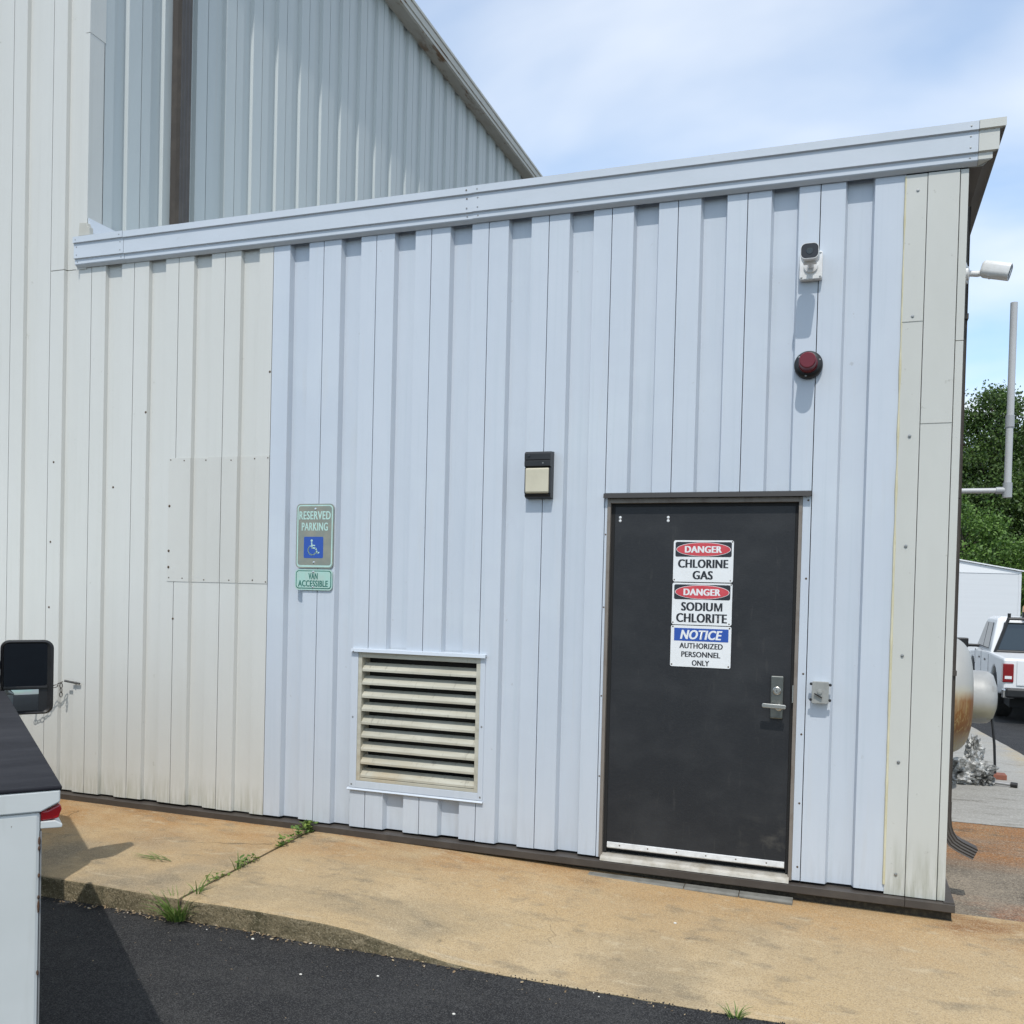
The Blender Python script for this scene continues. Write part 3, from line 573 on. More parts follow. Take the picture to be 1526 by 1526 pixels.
bm = B(); lathe(bm, [(0.0001, 0.002), (0.004, 0.0015), (0.005, 0)], (0, 0, 0), (0, -1, 0), 10); bmesh.ops.recalc_face_normals(bm, faces=bm.faces[:])
bh = bpy.data.meshes.new('bolt'); bm.to_mesh(bh); bm.free(); bh.materials.append(M['screw_rust'])
bhs = bh.copy(); bhs.materials.clear(); bhs.materials.append(M['chrome'])
def bolts(parent, pts, y, me=bh, s=1.0):
    for (x, z) in pts: o = link('bolt', me, None, parent, loc=(x, y, z)); o.scale = (s, s, s)
DY = 0.0205     # door face
def danger(x0, x1, z0, z1, lines, label):
    s = tag(empty('danger_sign', ((x0 + x1) / 2, DY, z0)), label, 'sign'); s.location = (0, 0, 0)
    plate('plate', x0, x1, z0, z1, DY - 0.0025, DY, 0.012, 'sign_white', s)
    w = x1 - x0; h = z1 - z0; cx = (x0 + x1) / 2; y = DY - 0.0025
    zb = z1 - h * 0.395
    plate('header_band', x0 + 0.011, x1 - 0.011, zb, z1 - 0.010, y - 0.0008, y, 0.010, 'ink', s)
    zc = (zb + z1 - 0.010) / 2
    ellipse('oval_rim', cx, zc, w * 0.455, h * 0.168, y - 0.0014, y - 0.0008, 'sign_white', s)
    ellipse('oval', cx, zc, w * 0.446, h * 0.157, y - 0.0020, y - 0.0014, 'ink_red', s)
    text(s, 'DANGER', cx, zc, w * 0.62, h * 0.16, y - 0.0024, 'sign_white', 0.008, sp=1.08, thick=0.0026)
    for (t, zz, ww, hh) in lines:
        if t == 'SODIUM':      # the last letter is drawn from strokes
            text(s, 'SODIU', cx - w * ww * 0.113, z0 + h * zz, w * ww * 0.774, h * hh, y - 0.0005, 'ink', 0.004, sp=1.08, thick=0.0032)
            xa, xb = cx + w * ww * 0.300, cx + w * ww * 0.5; za, zb = z0 + h * (zz - hh * 0.475), z0 + h * (zz + hh * 0.475); xm = (xa + xb) / 2; q = 0.0105
            bm = B()
            prism(bm, [(xa, za), (xa + q, za), (xa + q, zb), (xa, zb)], 'y', y - 0.0006, y); prism(bm, [(xb - q, za), (xb, za), (xb, zb), (xb - q, zb)], 'y', y - 0.00062, y)
            prism(bm, [(xa + q * 0.3, zb), (xa + q * 1.3, zb), (xm + q * 0.45, za), (xm - q * 0.45, za)], 'y', y - 0.00064, y); prism(bm, [(xb - q * 1.3, zb), (xb - q * 0.3, zb), (xm + q * 0.45, za), (xm - q * 0.45, za)], 'y', y - 0.00066, y)
            mk('lettering', bm, 'ink', s); continue
        text(s, t, cx, z0 + h * zz, w * ww, h * hh, y - 0.0005, 'ink', 0.004, sp=1.08, thick=0.0032)
    bolts(s, [(x0 + 0.008, z0 + 0.012), (x1 - 0.014, z0 + 0.011), (x1 - 0.008, z1 - 0.008)], y, s=0.9)
    return s
danger(-1.016, -0.660, 1.718, 1.968, [('CHLORINE', 0.44, 0.84, 0.205), ('GAS', 0.165, 0.34, 0.205)], 'white danger sign reading chlorine gas at the top of the door')
danger(-1.017, -0.661, 1.460, 1.712, [('SODIUM', 0.435, 0.69, 0.205), ('CHLORITE', 0.165, 0.85, 0.215)], 'white danger sign reading sodium chlorite in the middle of three')
s = tag(empty('notice_sign'), 'blue and white notice sign reading authorized personnel only on the door', 'sign')
x0, x1, z0, z1 = -1.019, -0.660, 1.206, 1.455; w = x1 - x0; h = z1 - z0; cx = (x0 + x1) / 2; y = DY - 0.0025
plate('plate', x0, x1, z0, z1, y, DY, 0.010, 'sign_white', s)
boxo('header_band', (x0 + 0.020, x1 - 0.016, y - 0.0008, y, z1 - 0.093, z1 - 0.016), 'ink_blue', s)
text(s, 'NOTICE', cx + 0.002, z1 - 0.0545, w * 0.70, 0.056, y - 0.0013, 'sign_white', 0.014, 0.22, sp=1.06, thick=0.0022)
text(s, 'AUTHORIZED', cx + 0.003, z1 - 0.121, w * 0.72, 0.033, y - 0.0005, 'ink', 0.008, sp=1.04, thick=0.0013)
text(s, 'PERSONNEL', cx + 0.003, z1 - 0.173, w * 0.65, 0.033, y - 0.0005, 'ink', 0.008, sp=1.04, thick=0.0013)
text(s, 'ONLY', cx + 0.003, z1 - 0.224, w * 0.29, 0.033, y - 0.0005, 'ink', 0.008, sp=1.04, thick=0.0013)
bolts(s, [(x0 + 0.009, z0 + 0.012), (x1 - 0.012, z0 + 0.011), (x0 + 0.011, z1 - 0.008), (x1 - 0.011, z1 - 0.010)], y)

s = tag(empty('parking_sign'), 'faded green reserved parking sign with blue wheelchair symbol on pale blue wall', 'sign')
x0, x1, z0, z1 = -3.651, -3.353, 1.760, 2.206; w = x1 - x0; h = z1 - z0; cx = (x0 + x1) / 2; y = -0.010
plate('plate', x0, x1, z0, z1, y, y + 0.004, 0.032, 'sign_olive', s)
plate('border_line', x0 + 0.008, x1 - 0.008, z0 + 0.008, z1 - 0.008, y - 0.0008, y, 0.026, 'mint', s)
plate('face', x0 + 0.017, x1 - 0.017, z0 + 0.022, z1 - 0.016, y - 0.0016, y - 0.0008, 0.018, 'sign_olive', s)
text(s, 'RESERVED', cx, z1 - 0.080, w * 0.84, 0.058, y - 0.0021, 'mint', 0.010, sp=1.08, thick=0.0012)
text(s, 'PARKING', cx, z1 - 0.158, w * 0.70, 0.056, y - 0.0021, 'mint', 0.010, sp=1.08, thick=0.0012)
by = y - 0.0022
plate('symbol_panel', cx - 0.084, cx + 0.070, z0 + 0.070, z0 + 0.218, by, by + 0.0012, 0.010, 'ink_blue', s)
bm = B()
def stroke(pts, wd, yy):
    wd /= 2
    for (a, b) in zip(pts, pts[1:]):
        a = Vector(a); b = Vector(b); d = (b - a).normalized(); nn = Vector((-d.y, d.x)) * wd; e = d * wd * 0.6
        q = [a - e + nn, a - e - nn, b + e - nn, b + e + nn]; prism(bm, [(v.x, v.y) for v in q], 'y', yy - 0.0006, yy)
sx, sz = cx - 0.022, z0 + 0.175
prism(bm, [(sx + 0.0085 * math.cos(t * math.pi / 8), sz + 0.016 + 0.0085 * math.sin(t * math.pi / 8)) for t in range(16)], 'y', by - 0.0006, by)
stroke([(sx, sz + 0.002), (sx + 0.004, sz - 0.034), (sx + 0.033, sz - 0.036), (sx + 0.047, sz - 0.070), (sx + 0.060, sz - 0.066)], 0.009, by - 0.0002)
stroke([(sx + 0.002, sz - 0.016), (sx + 0.026, sz - 0.018)], 0.008, by - 0.0004)
stroke([(sx + 0.006 + 0.032 * math.cos(RAD(a)), sz - 0.050 + 0.032 * math.sin(RAD(a))) for a in range(118, 372, 14)], 0.008, by - 0.0006)
mk('wheelchair_symbol', bm, 'mint', s)
bolts(s, [(cx + 0.004, z1 - 0.036), (cx - 0.002, z0 + 0.040)], y - 0.0018, bhs, 1.9)
s = tag(empty('van_sign'), 'small pale green van accessible sign below the reserved parking sign', 'sign')
x0, x1, z0, z1 = -3.652, -3.355, 1.608, 1.752; w = x1 - x0; h = z1 - z0; cx = (x0 + x1) / 2; y = -0.012
plate('plate', x0, x1, z0, z1, y, y + 0.004, 0.028, 'mint_bg', s)
plate('border_line', x0 + 0.008, x1 - 0.008, z0 + 0.010, z1 - 0.008, y - 0.0008, y, 0.022, 'green_ink', s)
plate('face', x0 + 0.014, x1 - 0.014, z0 + 0.016, z1 - 0.014, y - 0.0016, y - 0.0008, 0.018, 'mint_bg', s)
text(s, 'VAN', cx - 0.003, z1 - 0.047, w * 0.25, 0.044, y - 0.0021, 'green_ink', 0.010, sp=1.08, thick=0.0012)
text(s, 'ACCESSIBLE', cx - 0.003, z0 + 0.046, w * 0.80, 0.044, y - 0.0021, 'green_ink', 0.010, sp=1.08, thick=0.0012)
bolts(s, [(cx - 0.002, z1 - 0.018), (cx - 0.004, z0 + 0.020)], y - 0.0018, bhs, 1.7)

# ------------------------------------------------------------------ wall fixtures
t = tag(empty('wall_light'), 'black wall pack light with frosted cream lens beside the door', 'light')
bm = B(); prism(bm, [(0.0, 2.520), (-0.062, 2.514), (-0.080, 2.500), (-0.080, 2.462), (-0.077, 2.460), (-0.077, 2.457), (-0.080, 2.455), (-0.080, 2.422), (-0.055, 2.415), (-0.055, 2.250), (-0.066, 2.247), (-0.058, 2.232), (-0.035, 2.224), (0.0, 2.222)], 'x', -1.953, -1.782)
mk('housing', bm, 'black', t, bevel=0.006)
bm = B(); box(bm, -1.953, -1.947, -0.070, -0.056, 2.251, 2.414); box(bm, -1.792, -1.782, -0.070, -0.056, 2.251, 2.414); mk('lens_bezel', bm, 'black', t, bevel=0.002)
bm = B(); prism(bm, [(-0.056, 2.414), (-0.072, 2.412), (-0.079, 2.402), (-0.076, 2.264), (-0.070, 2.253), (-0.056, 2.2515)], 'x', -1.9465, -1.7925); mk('lens', bm, 'lens', t, bevel=0.006)
bm = B(); lathe(bm, [(0.0001, 0.006), (0.008, 0.005), (0.009, 0)], (-1.925, -0.0795, 2.486), (0, -1, 0), 14); mk('photocell', bm, 'ink', t, smooth=40)
bm = B(); lathe(bm, [(0.0001, 0.003), (0.004, 0.003), (0.005, 0)], (-1.830, -0.0795, 2.440), (0, -1, 0), 10); mk('screw', bm, 'screw', t)

t = tag(empty('warning_light'), 'round red warning strobe on black base above the door', 'warning light')
SC = (-0.267, 0.0, 2.972)
bm = B(); lathe(bm, [(0.079, 0), (0.079, 0.024), (0.074, 0.034), (0.056, 0.042), (0.0001, 0.042)], SC, (0, -1, 0), 48); mk('base', bm, 'black', t, smooth=40)
bm = B(); lathe(bm, [(0.052, 0.042), (0.051, 0.062), (0.047, 0.066), (0.0465, 0.132), (0.044, 0.139), (0.040, 0.142), (0.0001, 0.1425)], SC, (0, -1, 0), 48); mk('red_lens', bm, 'red_lens', t, smooth=35)
for a in (20, 140, 260): screw(SC[0] + 0.066 * math.cos(RAD(a)), -0.038, SC[2] + 0.066 * math.sin(RAD(a)), t, s=0.6)

def security_camera(label, org, rz, tilt, length, box_h=0.065, drop=0.0, yaw=0.0):
    """org: wall point; local frame: -y out of the wall."""
    t = tag(empty('security_camera', org, rz), label, 'security camera', 'security cameras on the low building')
    h = 0.0625
    bm = B(); prism(bm, rrect(-h, h, -box_h, box_h, 0.012, 4), 'y', -0.044, 0.0); mk('back_box', bm, 'white_plastic', t, bevel=0.004)
    bm = B(); lathe(bm, [(0.040, 0.044), (0.038, 0.054), (0.022, 0.058), (0.0001, 0.058)], (0, 0, -0.005), (0, -1, 0), 28); mk('mount_disc', bm, 'white_plastic', t, smooth=40)
    bm = B(); tube(bm, [(0, -0.05, -0.005), (0, -0.100, -0.012 - drop * 0.3), (0, -0.135, -0.004 - drop * 0.8), (0, -0.16, 0.012 - drop)], [0.017, 0.017, 0.017, 0.017], 14); mk('arm', bm, 'white_plastic', t, smooth=50)
    bm = B(); box(bm, -0.036, 0.036, -0.180, -0.150, -0.034 - drop, -0.012 - drop); mk('yoke', bm, 'white_plastic', t, bevel=0.005)
    bd = empty('body', (0, -0.120, 0.022 - drop)); bd.parent = t; bd.rotation_euler = (tilt, 0, yaw)
    sec = rrect(-0.049, 0.049, -0.043, 0.043, 0.028, 5)
    bm = B(); rings = []
    for (d, k) in ((0.0, 0.72), (0.006, 0.90), (0.016, 1.0), (length - 0.004, 1.0), (length, 0.985), (length, 0.93), (length - 0.010, 0.90)):
        rings.append([bm.verts.new((x * k, -d, z * k)) for x, z in sec])
    n = len(sec)
    for a, b in zip(rings, rings[1:]):
        for k in range(n): bm.faces.new((a[k], a[(k + 1) % n], b[(k + 1) % n], b[k]))
    bm.faces.new(rings[0]); bm.faces.new(rings[-1]); mk('shell', bm, 'white_plastic', bd, smooth=35)
    bm = B(); prism(bm, [(x * 0.915, z * 0.915) for x, z in sec], 'y', -length + 0.001, -length + 0.009); mk('front_face', bm, 'ink', bd)
    bm = B(); lathe(bm, [(0.019, 0.0), (0.018, 0.002), (0.012, 0.001), (0.0001, 0.003)], (0, -length + 0.001, 0.0), (0, -1, 0), 24); mk('lens', bm, 'glass', bd, smooth=40)
    for (x, z) in ((-h + 0.012, -box_h + 0.011), (h - 0.012, -box_h + 0.011), (h - 0.012, box_h - 0.011)): o = link('screw', scm, None, t, loc=(x, -0.044, z)); o.scale = (0.7, 0.7, 0.7)
    return t
security_camera('white bullet security camera on the front wall above the red warning light', (-0.268, 0.0, 3.530), 0.0, RAD(2), 0.112, 0.078)
security_camera('white bullet security camera sticking out past the right corner of the wall', (0.527, 0.30, 3.520), RAD(78), RAD(16), 0.150, 0.05, 0.012)

t = tag(empty('switch_box'), 'small grey weatherproof switch box on the wall right of the door', 'switch box')
bm = B(); prism(bm, rrect(-0.190, -0.104, 1.043, 1.162, 0.006, 3), 'y', -0.045, 0.0); mk('box', bm, 'grey_box', t, bevel=0.003)
bm = B(); prism(bm, rrect(-0.193, -0.101, 1.040, 1.165, 0.008, 3), 'y', -0.054, -0.0455); mk('cover', bm, 'grey_box', t, bevel=0.002)
bm = B(); lathe(bm, [(0.014, 0), (0.013, 0.008), (0.0001, 0.009)], (-0.150, -0.054, 1.108), (0, -1, 0), 20); mk('knob', bm, 'grey_box', t, smooth=40)
bm = B(); prism(bm, [(-0.180, 1.094), (-0.177, 1.100), (-0.135, 1.078), (-0.138, 1.071)], 'y', -0.070, -0.060); mk('toggle_lever', bm, 'black', t, bevel=0.001)
for (x, z) in ((-0.198, 1.150), (-0.094, 1.148), (-0.198, 1.060), (-0.094, 1.060)):
    bm = B(); lathe(bm, [(0.008, 0), (0.008, 0.014), (0.0001, 0.016)], (x, -0.040, z), (0, -1, 0), 12); mk('lug', bm, 'black', t, smooth=40)

# ------------------------------------------------------------------ right side: downspout with elbow, PVC pipe
t = tag(empty('corner_downspout'), 'brown corrugated downspout with kicked out elbow at the right corner', 'downspout')
def rect_sweep(name, path, wx, wy, material, parent, ribs=True):
    """rectangular corrugated tube along a path in the x-z plane; width wy along y."""
    bm = B(); rings = []
    nrib = 4
    sec = []
    m = nrib * 2
    for k in range(m + 1): sec.append((-wx / 2 + (0.004 if k % 2 else 0), -wy / 2 + wy * k / m))
    for k in range(1, m): sec.append((-wx / 2 + wx * k / m, wy / 2 - (0.004 if k % 2 else 0)))
    for k in range(m + 1): sec.append((wx / 2 - (0.004 if k % 2 else 0), wy / 2 - wy * k / m))
    for k in range(1, m): sec.append((wx / 2 - wx * k / m, -wy / 2 + (0.004 if k % 2 else 0)))
    for i, (x, y, z) in enumerate(path):
        a = Vector(path[max(i - 1, 0)]); b = Vector(path[min(i + 1, len(path) - 1)]); tg = (b - a).normalized()
        nx = Vector((-tg.z, 0, tg.x)) * (1 if tg.z < 0 else -1)
        rings.append([bm.verts.new(Vector((x, y, z)) + nx * p + Vector((0, 1, 0)) * q) for p, q in sec])
    n = len(sec)
    for a, b in zip(rings, rings[1:]):
        for k in range(n): bm.faces.new((a[k], a[(k + 1) % n], b[(k + 1) % n], b[k]))
    bm.faces.new(rings[0][::-1])
    return mk(name, bm, material, parent)
YD = 0.50
rect_sweep('pipe', [(0.566, YD, 3.96), (0.566, YD, 2.25)], 0.062, 0.09, 'brown', t)
rect_sweep('pipe', [(0.566, YD, 2.246), (0.566, YD, 0.43)], 0.064, 0.092, 'brown', t)
rect_sweep('elbow', [(0.566, YD, 0.45), (0.566, YD, 0.36), (0.572, YD, 0.30), (0.588, YD, 0.25), (0.615, YD, 0.21), (0.655, YD, 0.185), (0.735, YD, 0.150)], 0.068, 0.098, 'brown', t)
for z in (3.3, 1.2): boxo('strap', (0.527, 0.602, YD - 0.06, YD + 0.06, z, z + 0.03), 'brown', t)

t = tag(empty('vent_pipe'), 'upright grey plastic vent pipe on an arm beside the trees', 'pipe')
YP = 1.10
bm = B(); tube(bm, [(0.527, YP, 2.360), (0.905, YP, 2.360)], 0.0165, 18); mk('arm', bm, 'pvc', t, smooth=40)
bm = B(); tube(bm, [(0.926, YP, 2.40), (0.926, YP, 2.80)], 0.0215, 20); mk('riser', bm, 'pvc', t, smooth=40)
bm = B(); tube(bm, [(0.928, YP, 2.80), (0.928, YP, 3.56)], 0.0215, 20); mk('riser', bm, 'pvc', t, smooth=40)
bm = B(); tube(bm, [(0.927, YP, 2.765), (0.927, YP, 2.84)], 0.0265, 20); mk('coupling', bm, 'pvc_fit', t, smooth=40)
bm = B(); tube(bm, [(0.926, YP, 2.315), (0.926, YP, 2.410)], 0.0275, 20); tube(bm, [(0.860, YP, 2.360), (0.926, YP, 2.360)], 0.0225, 20); mk('tee_fitting', bm, 'pvc_fit', t, smooth=40)

# chain hanging from the left wall
t = tag(empty('wall_chain'), 'short steel chain and clip hanging from the beige wall beside the truck mirror', 'chain')
def chain_link(c, d, side, parent):
    d = Vector(d).normalized(); sd = Vector(side); sd = (sd - d * sd.dot(d)).normalized(); pts = []
    bm = B(); c = Vector(c); ln, wd = 0.020, 0.0095; K = 16
    loop = [c + d * (math.sin(2 * math.pi * k / K) * ln) + sd * (math.cos(2 * math.pi * k / K) * wd) for k in range(K)]
    rings = []
    for k in range(K):
        tg = (loop[(k + 1) % K] - loop[k - 1]).normalized(); n1 = d.cross(sd); n2 = tg.cross(n1)
        rings.append([bm.verts.new(loop[k] + (n1 * math.cos(a) + n2 * math.sin(a)) * 0.0036) for a in [math.pi * 2 * q / 6 for q in range(6)]])
    for k in range(K):
        a, b = rings[k], rings[(k + 1) % K]
        for q in range(6): bm.faces.new((a[q], a[(q + 1) % 6], b[(q + 1) % 6], b[q]))
    mk('chain_link', bm, 'chain', parent, smooth=60)
bm = B(); tube(bm, [(-5.685, -0.03, 0.858), (-5.55, -0.018, 0.842)], 0.0085, 10); mk('clip', bm, 'chain', t, smooth=40)
bm = B(); tube(bm, [(-5.60, 0.0, 0.848), (-5.60, -0.035, 0.848)], 0.006, 8); mk('bolt', bm, 'chain', t)
for k in range(3): chain_link((-5.705, -0.045, 0.820 - 0.034 * k), (0, 0, 1), (1, 0, 0) if k % 2 else (0.5, 1, 0), t)
for k in range(9):
    a = k / 8; chain_link((-5.715 - 0.26 * a, -0.045 - 0.12 * a, 0.842 - 0.09 * math.sin(a * 2.4)), (-1, -0.45, -0.5 + a), (0, 0, 1) if k % 2 else (0, 1, 0.2), t)
bm = B(); tube(bm, [(-5.975, 0.0, 0.79), (-5.975, -0.17, 0.79)], 0.007, 8); mk('bolt', bm, 'chain', t)

# ------------------------------------------------------------------ foreground work truck (rear face, lid, mirror)
HEAD = RAD(51.5)      # heading, degrees left of straight at the wall
tr = tag(empty('work_truck', (-2.047, -3.636, -0.245), HEAD), 'white work truck with black bed lid and rust chips at the left edge', 'truck')
# local frame: +y forward, x<0 across the truck to its left; origin below the rear right top corner
TH = 1.316
bm = B(); box(bm, -2.0, -0.048, 0.0, 2.5, 0.42, TH - 0.070); mk('bed', bm, 'truck_white', tr, bevel=0.010)
bm = B(); box(bm, -2.012, 0.004, -0.008, 2.5, TH - 0.012, TH); mk('bed_lid', bm, 'truck_lid', tr, bevel=0.004)
bm = B(); prism(bm, [(-2.0, TH - 0.0695), (-0.048, TH - 0.0695), (0.0, TH - 0.046), (0.0, TH - 0.0125), (-2.0, TH - 0.0125)], 'y', -0.006, 2.5); mk('top_rail', bm, 'truck_white', tr, bevel=0.004)
boxo('edge_flange', (-0.0478, -0.0440, 0.004, 0.05, 0.43, TH - 0.125), 'ladder', tr)
# side marker lamp on its bracket under the rail
bm = B(); prism(bm, [(-0.047, TH - 0.098), (-0.002, TH - 0.094), (0.006, TH - 0.070), (0.002, TH - 0.055), (-0.030, TH - 0.0705), (-0.047, TH - 0.0705)], 'y', 0.010, 0.085); mk('tail_lamp', bm, 'tail', tr, bevel=0.004)
bm = B(); prism(bm, [(-0.0475, TH - 0.118), (0.006, TH - 0.120), (0.008, TH - 0.112), (-0.010, TH - 0.099), (-0.0475, TH - 0.0985)], 'y', 0.006, 0.09); mk('lamp_bracket', bm, 'truck_white', tr, bevel=0.002)
for z in (1.165, 1.145, 1.07, 1.01, 0.985, 0.80, 0.62):
    hz_ = random.uniform(0.005, 0.022)
    bm = B(); bmesh.ops.create_icosphere(bm, subdivisions=2, radius=1)
    for v in bm.verts: v.co *= 1 + 0.35 * noise.noise(v.co * 2 + Vector((z * 9, 0, 0)))
    for v in bm.verts: v.co = Vector((v.co.x * 0.003 - 0.050, v.co.y * 0.0025 + 0.001, v.co.z * hz_ + z))
    mk('rust_chip', bm, 'rust', tr, smooth=50)
# cab
cx0, cx1 = -1.90, -0.16
bm = B(); prism(bm, [(2.55, 0.42), (2.55, 1.28), (2.60, 1.86), (2.75, 1.94), (3.75, 1.92), (4.45, 1.28), (5.5, 1.18), (5.6, 0.9), (5.6, 0.42)], 'x', cx0, cx1); mk('cab', bm, 'truck_white', tr, bevel=0.04)
bm = B(); prism(bm, [(2.95, 1.30), (3.0, 1.80), (3.70, 1.80), (4.25, 1.30)], 'x', cx1 - 0.02, cx1 + 0.004); mk('side_window', bm, 'glass', tr)
bm = B(); prism(bm, [(2.53, 1.34), (2.575, 1.80), (2.60, 1.80), (2.56, 1.34)], 'x', cx0 + 0.15, cx1 - 0.15); mk('rear_window', bm, 'glass', tr)
def wheel(parent, c, rad, wd, tyre='rubber'):
    bm = B(); lathe(bm, [(rad * 0.58, -wd / 2), (rad * 0.93, -wd / 2), (rad, -wd * 0.36), (rad, wd * 0.36), (rad * 0.93, wd / 2), (rad * 0.58, wd / 2), (rad * 0.55, 0), (rad * 0.58, -wd / 2)], c, (1, 0, 0), 36)
    w = mk('wheel', bm, tyre, parent, smooth=35)
    bm = B(); lathe(bm, [(0.0001, -wd * 0.32), (rad * 0.2, -wd * 0.36), (rad * 0.5, -wd * 0.28), (rad * 0.60, -wd * 0.46), (rad * 0.60, wd * 0.46), (rad * 0.5, wd * 0.28), (rad * 0.2, wd * 0.36), (0.0001, wd * 0.32)], c, (1, 0, 0), 30); mk('rim', bm, 'ladder', w, smooth=35)
for (x, y) in ((-0.17, 1.1), (-1.83, 1.1), (-0.28, 4.75), (-1.78, 4.75)): wheel(tr, (x, y, 0.39), 0.39, 0.25)
# tow mirror, glass facing back
MY = 3.00; mx0, mx1, mz0, mz1 = 0.010, 0.275, 1.125, 1.540
mir = B(); prism(mir, rrect(mx0, mx1, mz0, mz1, 0.045, 5), 'y', MY + 0.012, MY + 0.085); mo = mk('tow_mirror', mir, 'black', tr, bevel=0.018)
bm = B()
o_ = rrect(mx0, mx1, mz0, mz1, 0.045, 5); i_ = rrect(mx0 + 0.015, mx1 - 0.032, mz0 + 0.015, mz1 - 0.017, 0.025, 5)
A = [bm.verts.new((x, MY + 0.0115, z)) for x, z in o_]; A2 = [bm.verts.new((x, MY, z)) for x, z in [(a * 0.5 + b * 0.5, c * 0.5 + d * 0.5) for (a, c), (b, d) in zip(o_, i_)]]; A3 = [bm.verts.new((x, MY + 0.011, z)) for x, z in i_]
n = len(A)
for k in range(n): bm.faces.new((A[k], A[(k + 1) % n], A2[(k + 1) % n], A2[k])); bm.faces.new((A2[k], A2[(k + 1) % n], A3[(k + 1) % n], A3[k]))
mk('mirror_rim', bm, 'black', mo, smooth=60)
plate('main_glass', mx0 + 0.016, mx1 - 0.034, mz0 + 0.160, mz1 - 0.018, MY + 0.0095, MY + 0.0115, 0.016, 'mirror', mo)
boxo('glass_divider', (mx0 + 0.012, mx1 - 0.030, MY + 0.003, MY + 0.012, mz0 + 0.143, mz0 + 0.159), 'black', mo, bevel=0.003)
bm = B()      # convex spotter glass
nx_, nz_ = 10, 6; gx0, gx1, gz0, gz1 = mx0 + 0.020, mx1 - 0.075, mz0 + 0.022, mz0 + 0.140; g = []
for j in range(nz_ + 1):
    row = []
    for i in range(nx_ + 1):
        a, b = i / nx_ * 2 - 1, j / nz_ * 2 - 1
        row.append(bm.verts.new((gx0 + (gx1 - gx0) * i / nx_, MY + 0.004 + 0.0075 * (a * a * 0.6 + b * b * 0.4), gz0 + (gz1 - gz0) * j / nz_)))
    g.append(row)
for j in range(nz_):
    for i in range(nx_): bm.faces.new((g[j][i], g[j][i + 1], g[j + 1][i + 1], g[j + 1][i]))
mk('spotter_glass', bm, 'mirror_wide', mo, smooth=80)
bm = B()
for z in (1.30, 1.38): box(bm, cx1 - 0.02, mx0 + 0.03, MY + 0.03, MY + 0.07, z, z + 0.045)
mk('mirror_arm', bm, 'black', mo, bevel=0.008)
aw = [(-0.20, 3.9, 1.30), (-0.16, 3.92, 1.60), (-0.10, 3.95, 1.72), (-0.05, 3.96, 1.735), (-0.01, 3.97, 1.70), (0.005, 3.97, 1.65), (-0.012, 3.97, 1.58), (0.0, 3.97, 1.50), (0.01, 3.97, 1.42)]
bm = B(); tube(bm, [Vector(a).lerp(Vector(b), f) for a, b in zip(aw, aw[1:]) for f in (0, 0.5)], 0.005, 8); mk('antenna_wire', bm, 'black', tr, smooth=60)

# ------------------------------------------------------------------ things beyond the right corner
t = tag(empty('storage_tank'), 'large horizontal tank with rust streaked rounded end behind the corner', 'tank')
bm = B(); R_ = 0.590; tc_ = (-0.065, 4.65, 0.705)
pr = [(0.0001, -1.75), (R_ * 0.7, -1.68), (R_, -1.45), (R_, 0.955)]
for k in range(1, 11): a = RAD(9 * k); pr.append((max(0.0001, R_ * math.cos(a) ** 0.36) if k < 10 else 0.0001, 0.955 + 0.255 * math.sin(a)))
lathe(bm, pr, tc_, (1, 0, 0), 56); mk('shell', bm, 'tank', t, smooth=40)
for x in (-1.2, 0.45):
    bm = B(); prism(bm, [(4.2, yard_z(4.65) - 0.03), (5.1, yard_z(4.65) - 0.03), (5.1, 0.42), (4.2, 0.42)], 'x', x, x + 0.14); mk('saddle', bm, 'pad_grey', t)
t = tag(empty('small_tank'), 'smaller pale horizontal tank showing behind the rust streaked tank', 'tank')
bm = B(); r2 = 0.290; c2 = (-0.04, 5.72, 0.60)
lathe(bm, [(0.0001, 0.1), (r2, 0.12), (r2, 1.40), (r2 * 0.97, 1.47), (r2 * 0.85, 1.52), (r2 * 0.5, 1.555), (0.0001, 1.565)], c2, (1, 0, 0), 48); mk('shell', bm, 'tank_small', t, smooth=40)
for x in (0.5, 1.0): boxo('leg', (x, x + 0.06, 5.69, 5.75, yard_z(5.7) - 0.02, 0.34), 'ladder', t)
bm = B(); lathe(bm, [(0.05, 0), (0.05, 0.02), (0.03, 0.022), (0.03, 0.10), (0.045, 0.102), (0.045, 0.12), (0.0001, 0.12)], (0.95, 5.72, 0.885), (0, 0, 1), 20); mk('top_flange', bm, 'ladder', t, smooth=40)
bm = B(); tube(bm, [(1.44, 5.62, 0.56), (1.475, 5.60, 0.35), (1.50, 5.58, 0.1), (1.515, 5.57, -0.22)], 0.014, 10); mk('drain_pipe', bm, 'black', t, smooth=50)
t = tag(boxo('base_block', (1.47, 1.62, 5.50, 5.66, yard_z(5.58), yard_z(5.58) + 0.055), 'red_block', bevel=0.006), 'small red brown block under the drain pipe of the small tank', 'block')
